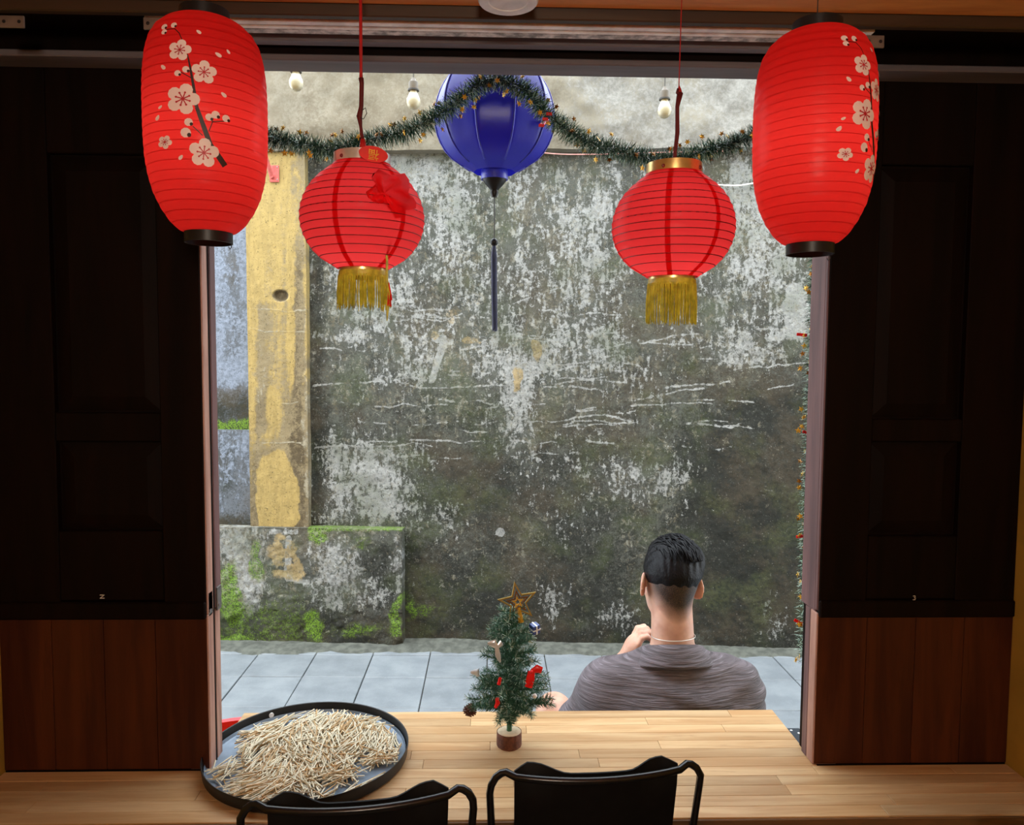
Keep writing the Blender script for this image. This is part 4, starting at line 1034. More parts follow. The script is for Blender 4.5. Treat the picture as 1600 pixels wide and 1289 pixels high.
tiers = [(.052, .05, 7, .9), (.075, .08, 7, .42), (.088, .092, 8, .22), (.112, .08, 8, .2), (.128, .08, 7, .32), (.15, .065, 7, .18), (.168, .065, 7, .4), (.19, .05, 8, .2), (.208, .05, 7, .4), (.228, .05, 7, .45), (.246, .035, 7, .6), (.258, .035, 5, .9)]
for i, (z0_, L, n, el) in enumerate([(a * 1.10 - .004, b, c_, d) for a, b, c_, d in tiers]):
    for j in range(n):
        br_(z0_ + random.uniform(-.004, .004), 2*PI*j/n + i * .7 + random.uniform(-.2, .2), L, el + random.uniform(-.18, .18))
for z0_, an, L, el in ((.100, PI + .25, .092, .02), (.150, PI + .1, .065, .1), (.102, -.25, .092, .08), (.135, .1, .08, .1)): br_(z0_, an, L, el)
# star topper: nested star outlines in gold
def star_frame(r, w, th, m):
    g = MB(); n = 5; o = []; i_ = []
    for k in range(10):
        a = PI/2 + k*PI/5; q = r if k % 2 == 0 else r * .42
        o.append((q*math.cos(a), q*math.sin(a))); q2 = (r - w * 2.1) if k % 2 == 0 else (r * .42 - w * .85); i_.append((q2*math.cos(a), q2*math.sin(a)))
    v = [(x, -th, z) for x, z in o] + [(x, -th, z) for x, z in i_] + [(x, th, z) for x, z in o] + [(x, th, z) for x, z in i_]
    f = []
    for k in range(10):
        j = (k+1) % 10
        f += [(k, j, 10+j, 10+k), (20+k, 30+k, 30+j, 20+j), (k, 20+k, 20+j, j), (10+k, 10+j, 30+j, 30+k)]
    return g.add(v, f)
top = thing('star_tmp', '', ''); bpy.data.objects.remove(top)
st = star_frame(.0455, .0042, .003, 0).build('star_topper', plain('old_gold_plastic', S('#a8904a'), .35, .5), tree); st.location = (.017, 0, .324); st.rotation_euler = (-.1, -.16, .12)
o = star_frame(.027, .003, .002, 0).build('inner_star', M['star_dark'], st)
o = star_frame(.0145, .0032, .002, 0).build('inner_star', M['gold'], st)
g = MB(); g.tube([(0, 0, -.012), (0, 0, -.045)], [.004, .0065], 8); g.build('socket', M['gold'], st)
# ornaments
def put(m, name, mat, loc, rot=(0, 0, 0), smooth=False):
    o = m.build(name, mat, tree, smooth); o.location = loc; o.rotation_euler = rot; return o
def kx(px): return (px - 795.5) * kt
def kz(py): return (1172 - py) * kt * 1.06
bowm = MB(); bowm.box((-.018, -.004, -.006), (-.002, .004, .007), .002); bowm.box((.002, -.004, -.004), (.018, .004, .009), .002); bowm.box((-.004, -.005, -.004), (.004, .005, .004), .0015)
rb = MB(); rb.tube([(0, 0, .0), (-.002, -.002, -.015), (-.006, -.002, -.034)], [.007, .009, .008], 6, flat=.35); rb.tube([(0, 0, 0), (.012, -.001, .006), (.022, 0, .002)], [.004, .009, .007], 6, flat=.4); rb.sphere((0, -.004, 0), .004, 8, 6)
put(rb, 'red_ribbon', M['bow'], (kx(827), -.062, kz(1044)), (0, 0, 0), True)
g = MB(); g.tube([(0, 0, .012), (.001, 0, 0), (-.004, 0, -.010)], [.004, .005, .003], 6, flat=.5); put(g, 'red_ornament', M['bow'], (kx(776), -.072, kz(1087)), (0, 0, 0), True)
g = MB(); g.tube([(0, 0, .01), (0, 0, -.006)], [.003, .004], 6, flat=.6); put(g, 'red_ornament', M['bow'], (kx(779), -.07, kz(1057)), (0, .2, 0), True)
g = MB(); g.tube([(-.016, 0, .006), (-.004, -.004, .008), (.004, -.006, 0)], [.003, .009, .004], 6, flat=.35); g.tube([(.004, -.006, 0), (.012, -.004, .008), (.018, 0, .004)], [.004, .007, .002], 6, flat=.35); g.tube([(.003, -.006, 0), (.007, -.008, -.016), (.014, -.008, -.032)], [.004, .006, .002], 6, flat=.3)
put(g, 'silver_ribbon', M['silver_ribbon'], (kx(772), -.045, kz(1012)), (0, .1, .2), True)
g = MB(); g.tube([(-.012, 0, -.004), (-.002, -.003, .006), (.008, 0, -.002)], [.003, .008, .003], 6, flat=.35); put(g, 'silver_ribbon', M['silver_ribbon'], (kx(744), -.03, kz(1056)), (0, .6, 0), True)
g = MB(); g.box((-.009, -.009, -.010), (.009, .009, .010), .001); gf = put(g, 'gift_box', M['gift_blue'], (kx(833), -.02, kz(992)), (.2, -.15, .5))
g = MB(); g.box((-.0095, -.0095, -.0015), (.0095, .0095, .0015)); g.box((-.0015, -.0095, -.0105), (.0015, .0095, .0105)); g.build('ribbon', M['silver_ribbon'], gf)
g = MB()
for i in range(7):
    zc = -.012 + i * .0038; r = .0125 * math.sin(PI * (i + 1.2) / 8.5)
    for j in range(8):
        a = 2*PI*(j + .5*(i % 2))/8; d = Vector((math.cos(a), math.sin(a), .3)); p = Vector((r*.5*math.cos(a), r*.5*math.sin(a), zc)); e = p + d * r * .75; sd = Vector((-math.sin(a), math.cos(a), 0)) * .0032
        g.add([p - sd, p + sd, e + sd * .8, e - sd * .8, e + Vector((0, 0, .0022)), p + Vector((0, 0, .003))], [(0, 1, 2, 3), (0, 3, 4, 5), (1, 5, 4, 2), (3, 2, 4)])
g.sphere((0, 0, 0), (.005, .005, .012), 8, 6); put(g, 'pine_cone', M['cone'], (kx(735), -.026, kz(1110)), (2.6, .3, 0))
g = MB(); g.sphere((0, 0, 0), .005, 10, 8); put(g, 'white_berry', M['lamp_white'], (kx(832), -.068, kz(1078)), smooth='all')

# ------------------------------------------------------------------ round tray with sticks
tc = Vector((-.388, 1.606, TOP)); TR = .213
tray = thing('round_tray', 'large round black-rimmed metal tray on the counter, full of loose pale sticks', 'tray', tc)
g = MB(); g.lathe([(0, .001), (TR - .012, .001), (TR - .004, .006), (TR - .0015, .027), (TR + .0005, .028), (TR + .001, .026), (TR - .002, .004), (TR - .010, .0), (0, 0)], 96); g.build('rim', M['black'], tray, True)
g = MB(); g.lathe([(0, .0022), (TR - .013, .0022), (TR - .008, .005), (TR - .0055, .012)], 96); g.build('tray_floor', M['tray_in'], tray, True)
hx = PZ(441, 1133, TOP + .018); a = math.atan2(hx.y - tc.y, hx.x - tc.x)
g = MB(); g.lathe([(0, -.002), (.0058, -.002), (.0058, .0008), (0, .0008)], 16); ho = g.build('rivet', M['lamp_white'], tray); ho.location = ((TR - .0042) * math.cos(a), (TR - .0042) * math.sin(a), .017); ho.rotation_euler = Euler((0, PI/2 - .1, a))
def stick_box(L, w):
    g = MB(); h = L/2; g.box((-h, -w, -w), (h, w, w)); return g.mesh('stick', [M['stick']])
SM = [stick_box(L, w) for L, w in ((.062, .0010), (.075, .0010), (.05, .0011), (.085, .0009), (.04, .0012))]
M['stick_brown'] = plain('brown_stick', S('#a8895c'), .55, 0, .25, 60)
for L in (.066, .08):
    me = stick_box(L, .0010); me.materials[0] = M['stick_brown']; SM.append(me)
clump = [(random.uniform(-.16, .16), random.uniform(-.15, .15), random.uniform(0, PI)) for i in range(40)]
def pose(layer):
    while True:
        r = TR * .90 * math.sqrt(random.random()); a = random.uniform(0, 2*PI); x, y = r*math.cos(a), r*math.sin(a)
        q = min(clump, key=lambda c_: (c_[0]-x)**2 + (c_[1]-y)**2)
        an = q[2] * .6 + .35 + random.gauss(0, .28)
        if random.random() < .15: an = random.uniform(0, PI)
        hgt = .020 * max(0, 1 - (r / (TR * .93)) ** 2) ** .6 + .003
        z = .0045 + hgt * layer
        L = .05
        ok = all(math.hypot(x + sg * L * .62 * math.cos(an), y + sg * L * .62 * math.sin(an)) < TR - .014 for sg in (-1, 1))
        # bare patches at the edge
        if fbm(np.array([x * 1000.0]), np.array([y * 1000.0]), 60, 5, 2)[0] < .39 and r > TR * .4: continue
        if ok: return x, y, z, an
big = MB(); bw = MB()
for i in range(1900):
    x, y, z, an = pose(random.random() ** .8 * .95); L = random.uniform(.02, .042); w = random.uniform(.0008, .0012); t = random.gauss(0, .06)
    R = Euler((0, t, an)).to_matrix(); m_ = bw if random.random() < .2 else big
    vs = [R @ Vector((sx * L, sy * w, sz * w)) + Vector((x, y, max(z, .0040 + abs(t) * L))) for sx in (-1, 1) for sy in (-1, 1) for sz in (-1, 1)]
    m_.add(vs, [(0, 1, 3, 2), (4, 6, 7, 5), (0, 4, 5, 1), (2, 3, 7, 6), (0, 2, 6, 4), (1, 5, 7, 3)])
# one object: the uncounted rest of the heap
off = len(big.v); big.v += bw.v; big.f += [tuple(i + off for i in q) for q in bw.f]; big.mi += [1] * len(bw.f)
o = big.build('stick_heap', [M['stick'], M['stick_brown']]); o.location = tc; tag(o, 'heap of thin pale sticks filling the round black tray', 'sticks', None, 'stuff')
for i in range(300):
    x, y, z, an = pose(1.0 + random.uniform(0, .12)); o = link('stick', random.choice(SM)); o.location = tc + Vector((x, y, z)); o.rotation_euler = (random.uniform(0, 1), random.gauss(0, .07), an)
    tag(o, 'thin pale wooden stick lying loose on top of the heap in the round tray', 'stick', 'loose sticks on the tray')

# ------------------------------------------------------------------ black chairs
def chair(label):
    t = thing('dining_chair', label, 'chair', (0, 0, 0), 0, 'black chairs at the counter')
    HW, HT, BOW = .192, .88, .03
    def bk(x, z): return (BOW * (x / HW) ** 2) + (HT - z) * .16      # plan bow of the back and its lean
    pts = [(-HW + .035, bk(-HW, .02) + .02, .0), (-HW + .022, bk(-HW, .45), .45), (-HW + .008, bk(-HW, .7), .70), (-HW, bk(-HW, .83), .835)]
    for a in (.25, .55, .8, 1.0): pts.append((-HW + .028 * (1 - math.cos(a * PI/2)), bk(-HW + .01, .87), .842 + .036 * math.sin(a * PI/2)))
    top = [(x, bk(x, HT), HT - .004 - .006 * (1 - (x / HW) ** 2)) for x in np.linspace(-HW + .045, HW - .045, 13)]
    full = pts + top + [(-x, y, z) for x, y, z in reversed(pts)]
    i0 = 2
    g = MB(); g.tube([full[1]] + full[2:-2] + [full[-2]], .0068, 10); g.build('back_frame', M['black_metal'], t, 'all')
    for sg in (-1, 1):
        g = MB(); g.tube([(sg * (HW - .022), bk(HW, .45), .46), (sg * (HW - .03), bk(HW, .2) - .02, .22), (sg * (HW - .015), -.0, 0.0)], [.009, .010, .011], 8); g.build('leg', M['black_metal'], t, 'all')
        g = MB(); g.tube([(sg * (HW - .03), .40, .45), (sg * (HW - .012), .44, 0.0)], [.010, .011], 8); g.build('leg', M['black_metal'], t, 'all')
        g = MB(); g.tube([(sg * (HW - .03), .02, .2), (sg * (HW - .02), .43, .2)], .006, 6); g.build('stretcher', M['black_metal'], t)
    # backrest: curved sheet wrapping forward at its ends, rolled top
    g = MB(); v = []; n = 24; m = 12; f = []
    for i in range(n + 1):
        u = -1 + 2 * i / n; x = u * (HW - .043)
        au = abs(u); sm = lambda a_, b_: (lambda q: q * q * (3 - 2 * q))(min(1, max(0, (au - a_) / (b_ - a_))))
        lift = .001 + .006 * sm(.35, .75) * (1 - 1.2 * sm(.84, 1.0))
        fw = .030 * sm(.35, .75) * (1 - .9 * sm(.84, 1.0))
        for j in range(m + 1):
            q = j / m; z = .50 + (HT - .01 - .50) * q
            y = bk(x, z) + .009 + .002 * math.sin(q * PI)
            if j == m: z = HT + lift - .004; y = bk(x, z) + .012 + fw * .8
            v.append((x * (1 - .05 * (1 - q)), y, z))
    for i in range(n):
        for j in range(m): f.append((i*(m+1)+j, (i+1)*(m+1)+j, (i+1)*(m+1)+j+1, i*(m+1)+j+1))
    off = len(v); v += [(x, y + .004, z) for x, y, z in v]; f += [tuple(off + k for k in reversed(q)) for q in f]
    rim = [i*(m+1) for i in range(n+1)] + [n*(m+1)+j for j in range(1, m+1)] + [i*(m+1)+m for i in range(n-1, -1, -1)] + [j for j in range(m-1, 0, -1)]
    f += [(rim[i], rim[(i+1) % len(rim)], off + rim[(i+1) % len(rim)], off + rim[i]) for i in range(len(rim))]
    g.add(v, f); g.build('backrest', M['leather'], t, True)
    g = MB(); P = [(-.165, .03), (.165, .03), (.178, .08), (.182, .38), (.165, .42), (-.165, .42), (-.182, .38), (-.178, .08)]
    g.prism(P, 'z', .44, .462); g.build('seat', M['black_metal'], t)
    g = MB(); g.tube([(x, y, .436) for x, y in P], .007, 6, closed=True); g.build('seat_frame', M['black_metal'], t)
    return t
ch1 = chair('black metal chair with curved back, right of the other one, before the little tree')
ch1.location = (.196, 1.294, 0); ch1.rotation_euler = (0, 0, .072)
ch2 = copy_tree(ch1); ch2['label'] = 'black metal chair with curved back, standing in front of the round tray'
ch2.location = (-.212, 1.212, 0); ch2.rotation_euler = (0, 0, .125)
ch3 = copy_tree(ch1); ch3['label'] = 'metal chair at the bottom right corner, only a bent tube corner showing'
ch3.location = (.945, .985, 0); ch3.rotation_euler = (0, 0, math.radians(113))

# ------------------------------------------------------------------ red basin, black plate, chalk marks
rc = thing('plastic_chair', 'red plastic chair outside, its curved top rail showing past the left corner of the counter', 'chair', (-.70, 2.06, 0), PI)
def arc(w, z, y0, bow): return [(x, y0 + bow * (x / w) ** 2, z) for x in np.linspace(-w, w, 17)]
g = MB(); v = []; f = []
for x in np.linspace(-.2, .2, 21):
    yb_ = -.17 + .09 * (abs(x) / .2) ** 2.2
    for y_, z_ in ((yb_, .505), (yb_ - .004, .545), (yb_ + .004, .550), (yb_ + .014, .545), (yb_ + .012, .505)): v.append((x, y_, z_ - .012 * (abs(x) / .2) ** 2))
for i in range(20):
    for j in range(5): f.append((i*5+j, (i+1)*5+j, (i+1)*5+(j+1) % 5, i*5+(j+1) % 5))
f += [(0, 1, 2, 3, 4), (104, 103, 102, 101, 100)]
g.add(v, f); g.build('top_rail', M['plastic_red'], rc, True)
for sx in (-1, 1):
    g = MB(); g.tube([(sx * .165, -.10, .515), (sx * .165, -.12, .3), (sx * .18, -.15, 0)], [.014, .016, .014], 8); g.build('leg', M['plastic_red'], rc, True)
    g = MB(); g.tube([(sx * .15, .12, .3), (sx * .17, .15, 0)], [.016, .014], 8); g.build('leg', M['plastic_red'], rc, True)
g = MB(); g.box((-.18, -.13, .285), (.18, .15, .305), .006); g.build('seat', M['plastic_red'], rc)
pl = thing('steel_plate', 'black steel plate with two bright screws beside the right edge of the counter', 'plate', (.74, 1.77, .692))
g = MB(); g.box((-.035, -.075, 0), (.028, .058, .008), .001); g.box((-.035, -.075, -.12), (.028, -.066, 0), .001); g.build('plate', plain('charcoal_steel', S('#343a42'), .4, .4), pl)
for x, y in ((.003, .045), (.016, .03)):
    g = MB(); g.sphere((x, y, .0085), (.0035, .0035, .0015), 10, 6); g.build('screw', M['lamp_white'], pl)
def mark(lines, px, py, w, label):
    c = PY(px, py, D); k = D / F
    g = MB()
    for L in lines: g.tube([(c.x + x * k, D - .0065 if False else D - .0008, c.z - y * k) for x, y in L], w * k, 5)
    tag(g.build('chalk_mark', M['chalk']), label, 'mark', 'shutter marks')
mark([[(-3.5, -2.5), (3.5, -2.5)], [(3.2, -2.5), (-3.2, 2.5)], [(-3.5, 2.5), (3.5, 2.5)]], 160, 932, .7, 'small white painted letter Z low on the left shutter')
mark([[(-2, -3), (1.5, -3), (2, -1.5), (0, -.3), (2.2, 1), (1.6, 3), (-2, 3)]], 1428, 934, .7, 'small white painted figure 3 low on the right shutter')

# ------------------------------------------------------------------ seated man, modelled as a smooth implicit surface
def surface_nets(vol, org, h):
    s = vol < 0; c = [slice(0, -1), slice(1, None)]
    cnt = np.zeros(tuple(n - 1 for n in vol.shape), np.int8)
    for a in (0, 1):
        for b in (0, 1):
            for d in (0, 1): cnt += s[c[a], c[b], c[d]]
    act = (cnt > 0) & (cnt < 8); I = np.argwhere(act); idx = np.full(act.shape, -1, np.int64); idx[act] = np.arange(len(I))
    pos = np.zeros((len(I), 3)); num = np.zeros(len(I))
    cor = [(a, b, d) for a in (0, 1) for b in (0, 1) for d in (0, 1)]
    val = {q: vol[I[:, 0] + q[0], I[:, 1] + q[1], I[:, 2] + q[2]] for q in cor}
    for p in cor:
        for ax_ in range(3):
            if p[ax_] == 0:
                q = list(p); q[ax_] = 1; q = tuple(q); va, vb = val[p], val[q]; k = (va < 0) != (vb < 0)
                t = np.where(k, va / np.where(k, va - vb, 1), 0)
                for d in range(3): pos[:, d] += np.where(k, p[d] + (t if d == ax_ else 0), 0)
                num += k
    V = (I + pos / num[:, None]) * h + np.array(org); F_ = []
    for ax_ in range(3):
        o1, o2 = (ax_ + 1) % 3, (ax_ + 2) % 3
        lo = [slice(None)] * 3; hi = [slice(None)] * 3; lo[ax_] = slice(0, -1); hi[ax_] = slice(1, None)
        e = s[tuple(lo)] != s[tuple(hi)]
        E_ = np.argwhere(e); E_ = E_[(E_[:, o1] > 0) & (E_[:, o2] > 0) & (E_[:, o1] < vol.shape[o1] - 1) & (E_[:, o2] < vol.shape[o2] - 1)]
        def cell(d1, d2):
            q = E_.copy(); q[:, o1] += d1; q[:, o2] += d2; return idx[q[:, 0], q[:, 1], q[:, 2]]
        Q = np.stack([cell(-1, -1), cell(0, -1), cell(0, 0), cell(-1, 0)], -1)
        ins = s[E_[:, 0], E_[:, 1], E_[:, 2]]; Q[~ins] = Q[~ins][:, ::-1]; F_.append(Q)
    return V, np.concatenate(F_)
class Field:
    def __init__(s, lo, hi, h):
        s.lo = np.array(lo, float); s.h = h; s.n = [int(math.ceil((hi[i] - lo[i]) / h)) + 1 for i in range(3)]
        s.v = np.full(s.n, .2, np.float32)
    def region(s, lo, hi):
        a = np.maximum(0, np.floor((np.array(lo) - s.lo) / s.h).astype(int)); b = np.minimum(s.n, np.ceil((np.array(hi) - s.lo) / s.h).astype(int) + 1)
        sl = tuple(slice(a[i], max(a[i], b[i])) for i in range(3))
        ax_ = [(np.arange(sl[i].start, sl[i].stop) * s.h + s.lo[i]).astype(np.float32) for i in range(3)]
        return sl, np.meshgrid(*ax_, indexing='ij')
    def put(s, sl, d, k, op='add'):
        a = s.v[sl]
        if op == 'add':
            h = np.clip(.5 + .5 * (a - d) / k, 0, 1); s.v[sl] = a + (d - a) * h - k * h * (1 - h)
        elif op == 'sub':
            h = np.clip(.5 - .5 * (a + d) / k, 0, 1); s.v[sl] = a + (-d - a) * h + k * h * (1 - h)
    def cap(s, a, b, ra, rb, k=.02, op='add'):
        a = np.array(a, float); b = np.array(b, float); m = max(ra, rb) + k + .03
        sl, (X, Y, Z) = s.region(np.minimum(a, b) - m, np.maximum(a, b) + m); ba = b - a; L2 = max(1e-9, float(ba @ ba))
        t = np.clip(((X - a[0]) * ba[0] + (Y - a[1]) * ba[1] + (Z - a[2]) * ba[2]) / L2, 0, 1)
        d = np.sqrt((X - a[0] - t * ba[0]) ** 2 + (Y - a[1] - t * ba[1]) ** 2 + (Z - a[2] - t * ba[2]) ** 2) - (ra + (rb - ra) * t)
        s.put(sl, d, k, op)
    def chain(s, pts, rad, k=.012):
        for i in range(len(pts) - 1): s.cap(pts[i], pts[i+1], rad[i], rad[i+1], k)
    def ell(s, c, r, k=.02, rot=None, op='add', clip=None):
        c = np.array(c, float); m = max(r) + k + .03; sl, (X, Y, Z) = s.region(c - m, c + m)
        P = np.stack([X - c[0], Y - c[1], Z - c[2]], -1)
        if rot is not None: P = P @ np.array(rot.to_matrix() if isinstance(rot, Euler) else rot)
        r = np.array(r, np.float32); k0 = np.linalg.norm(P / r, axis=-1); k1 = np.linalg.norm(P / (r * r), axis=-1) + 1e-9
        s.put(sl, k0 * (k0 - 1) / k1, k, op)
    def mesh(s, name, mats):
        V, Q = surface_nets(s.v, s.lo, s.h); me = bpy.data.meshes.new(name)
        me.vertices.add(len(V)); me.vertices.foreach_set('co', V.astype(np.float32).ravel()); me.loops.add(Q.size); me.loops.foreach_set('vertex_index', Q.astype(np.int32).ravel())
        me.polygons.add(len(Q)); me.polygons.foreach_set('loop_start', np.arange(0, Q.size, 4, dtype=np.int32)); me.update(calc_edges=True); me.validate()
        me.polygons.foreach_set('use_smooth', [True] * len(me.polygons)); me.materials.append(mats); return me, V
MX, MY = .532, 2.195
man = thing('person', 'young man seen from behind, short black hair, grey crinkled collared shirt, seated outside, hand raised', 'person', (MX, MY, 0))
HC = Vector((0, .018, .962)); HR = Euler((math.radians(-6), math.radians(5), math.radians(5))).to_matrix()
def hp(x, y, z): return HC + HR @ Vector((x, y, z))
B = Field((-.46, -.25, -.01), (.44, .62, 1.14), .005)
# trunk
B.ell((0, .0, .30), (.15, .11, .12), .04); B.ell((0, -.01, .45), (.14, .10, .16), .06); B.ell((0, -.015, .60), (.165, .105, .13), .06)
B.cap((-.16, -.01, .68), (.16, -.01, .68), .055, .055, .05)
B.cap((-.045, -.03, .73), (-.15, -.015, .68), .04, .04, .04); B.cap((.045, -.03, .73), (.15, -.015, .68), .04, .04, .04)
B.cap((0, -.035, .73), hp(0, -.026, -.065), .064, .058, .035)
# head
HRE = HR
def hell(c, r, k=.015, op='add', extra=None):
    R_ = HR if extra is None else HR @ extra.to_matrix(); B.ell(hp(*c), r, k, R_, op)
hell((0, -.012, .015), (.074, .092, .096), .02); hell((0, .035, -.045), (.058, .062, .075), .03); hell((0, .06, -.085), (.03, .03, .025), .03)
hell((0, .078, .012), (.05, .02, .016), .02)
B.cap(hp(0, .09, .0), hp(0, .112, -.035), .007, .013, .012); hell((-.012, .1, -.037), (.009, .009, .007), .008); hell((.012, .1, -.037), (.009, .009, .007), .008)
for sx in (-1, 1): hell((sx * .031, .098, .0), (.014, .012, .009), .01, 'sub'); hell((sx * .031, .083, .0), (.012, .012, .011), .004); hell((sx * .046, .06, -.03), (.02, .025, .02), .02)
hell((0, .092, -.062), (.022, .012, .006), .006); hell((0, .09, -.072), (.019, .012, .006), .006)
for sx in (-1, 1):
    ex = Euler((math.radians(-12), 0, sx * math.radians(24)))
    hell((sx * .084, -.006, -.016), (.0075, .023, .036), .006, 'add', ex); hell((sx * .080, .004, -.040), (.006, .010, .012), .006, 'add', ex)
    hell((sx * .091, -.002, -.014), (.006, .012, .02), .004, 'sub', ex)
# left arm: elbow low in front, hand raised to the mouth
SHL, ELL, WRL = (-.17, -.005, .675), (-.225, .17, .47), (-.10, .235, .627)
B.cap(SHL, ELL, .05, .04, .03); B.cap(ELL, WRL, .04, .026, .02)
PL = (-.070, .225, .682); B.ell(PL, (.021, .036, .042), .012, Euler((-.35, .35, .3))); B.cap(WRL, PL, .025, .024, .015)
def finger(pts, r, f=B): f.chain(pts, r, .004)
for i, (dy, L) in enumerate(((.028, .9), (.010, 1.0), (-.008, .96), (-.025, .78))):
    b0 = Vector((-.060 + .002 * i, .225 + dy, .711 - .004 * i)); p1 = b0 + Vector((.014, .004, .026)) * L; p2 = p1 + Vector((.024, .003, .004)) * L; p3 = p2 + Vector((.014, 0, -.014)) * L
    finger([b0, p1, p2, p3], [.0095, .009, .0085, .0075])
finger([Vector((-.062, .255, .662)), Vector((-.044, .272, .685)), Vector((-.024, .268, .703)), Vector((-.012, .26, .712))], [.012, .0105, .0095, .008])
# right arm: forearm down to the knee
SHR, ELR, WRR = (.17, -.005, .675), (.255, .10, .455), (.215, .30, .535)
B.cap(SHR, ELR, .05, .04, .03); B.cap(ELR, WRR, .04, .026, .02)
PR = (.208, .355, .538); B.ell(PR, (.04, .045, .017), .012, Euler((-.15, 0, .1))); B.cap(WRR, PR, .025, .02, .015)
for i, (dx, L) in enumerate(((-.030, .92), (-.011, 1.0), (.009, .95), (.028, .76))):
    b0 = Vector((.206 + dx, .39, .538)); p1 = b0 + Vector((dx * .15, .032, -.008)) * L; p2 = p1 + Vector((0, .02, -.018)) * L; p3 = p2 + Vector((0, .009, -.02)) * L
    finger([b0, p1, p2, p3], [.0095, .009, .0085, .0075])
finger([Vector((.17, .345, .535)), Vector((.15, .37, .528)), Vector((.146, .392, .52)), Vector((.148, .405, .51))], [.012, .0105, .0095, .008])
# legs and feet
for sx, kn, an in ((-1, (-.315, .30, .435), (-.27, .33, .085)), (1, (.215, .37, .47), (.20, .40, .085))):
    hip = (sx * .085, .02, .285)
    B.cap(hip, kn, .082, .056, .04); B.ell(kn, (.054, .054, .056), .02)
    mid = tuple((kn[i] * .62 + an[i] * .38) for i in range(3)); mid = (mid[0], mid[1] - .022, mid[2])
    B.chain([kn, mid, an], [.052, .054, .034], .02)
    B.ell((an[0], an[1] - .025, .038), (.032, .034, .034), .02); B.cap((an[0], an[1], .06), (an[0] + sx * .012, an[1] + .13, .026), .038, .026, .02); B.ell((an[0] + sx * .014, an[1] + .15, .022), (.042, .045, .018), .012)
    for q in range(5): B.cap((an[0] + sx * (.014 + (2 - q) * .0) + (q - 2) * .015, an[1] + .17, .018), (an[0] + sx * .016 + (q - 2) * .017, an[1] + .195 - abs(q - (1 if sx > 0 else 3)) * .006, .013), .010, .008, .004)
def skin_mat():
    t = NT('skin'); at = t.n('Attribute', attribute_name='stubble'); v = t.coords(); n = t.noise(v, 25, 4); f = t.noise(v, 700, 2)
    c = t.mix(t.rng(n, .3, .7), S('#b38672'), S('#c79c88'))
    c = t.mix(t.math('MULTIPLY', at.outputs['Fac'], t.rng(f, .25, .6, .75, 1.0)), c, S('#0c0c10'))
    t.bump(f, .06, .001); t.set(c, .5); t.p.inputs['Subsurface Weight'].default_value = .35; t.p.inputs['Subsurface Radius'].default_value = (1.0, .25, .12); t.p.inputs['Subsurface Scale'].default_value = .014
    return t.m
M['skin'] = skin_mat()
me, V = B.mesh('body', M['skin'])
loc = (V - np.array(HC)) @ np.array(HR)
back = np.clip((.03 - loc[:, 1]) / .03, 0, 1)
hl = -.110 + .070 * np.clip(np.abs(loc[:, 0]) / .07, 0, 1) ** 2 + .05 * np.clip((loc[:, 1] + .03) / .06, 0, 1)
stub = np.clip((loc[:, 2] - hl) / .05, 0, 1) ** .7 * back * (np.abs(loc[:, 0]) < .0735) * (np.linalg.norm(loc, axis=1) < .15)
at = me.attributes.new('stubble', 'FLOAT', 'POINT'); at.data.foreach_set('value', stub.astype(np.float32))
link('body', me, man)
# eyes
for sx in (-1, 1):
    g = MB(); g.sphere(hp(sx * .031, .0845, 0), .0118, 14, 10); e = g.build('eye', M['lamp_white'], man, 'all')
    g = MB(); g.sphere(hp(sx * .031, .0925, 0), .0050, 10, 8); g.build('iris', M['black'], e, 'all')
# hair: cap of hair plus swept locks on top
Hf = Field((-.13, -.15, .85), (.13, .17, 1.14), .004)
R_ = HR
Hf.ell(hp(0, -.010, .022), (.083, .101, .103), .01, R_); Hf.ell(hp(.012, .02, .088), (.064, .085, .030), .03, R_); Hf.ell(hp(.045, .0, .06), (.043, .075, .045), .03, R_)
sl, (X, Y, Z) = Hf.region(Hf.lo, Hf.lo + np.array(Hf.n) * Hf.h)
P = (np.stack([X, Y, Z], -1) - np.array(HC)) @ np.array(HR)
line = -.085 + .070 * np.clip(np.abs(P[..., 0]) / .075, 0, 1.2) ** 2 + .085 * np.clip((P[..., 1] + .02) / .09, 0, 1)
cut = (line - P[..., 2]) * .75
fold = .0022 * np.sin(P[..., 0] * 330 + 12 * np.sin(P[..., 1] * 22) + 40 * P[..., 2]) * np.clip((P[..., 2] - .02) / .06, 0, 1)
cut2 = -( .012 * 0 + P[..., 2] + 10 )
thin = (.021 + .006 * np.sin(P[..., 0] * 210) * np.sin(P[..., 2] * 160 + 1)) * np.clip((.022 - P[..., 2]) / .085, 0, 1)             # hair gets shorter towards the nape
Hf.v = np.maximum(Hf.v + fold + thin, cut).astype(np.float32)
def hair_mat():
    t = NT('black_hair'); v = t.coords((1, .22, .5)); n = t.noise(v, 260, 4, .6); c = t.mix(n, (.002, .002, .003, 1), (.007, .007, .010, 1)); t.bump(n, .6, .004); t.set(c, .38); t.p.inputs['Specular IOR Level'].default_value = .14; return t.m
M['hair'] = hair_mat()
hm, _ = Hf.mesh('hair', M['hair']); hair = link('hair', hm, man)
g = MB()
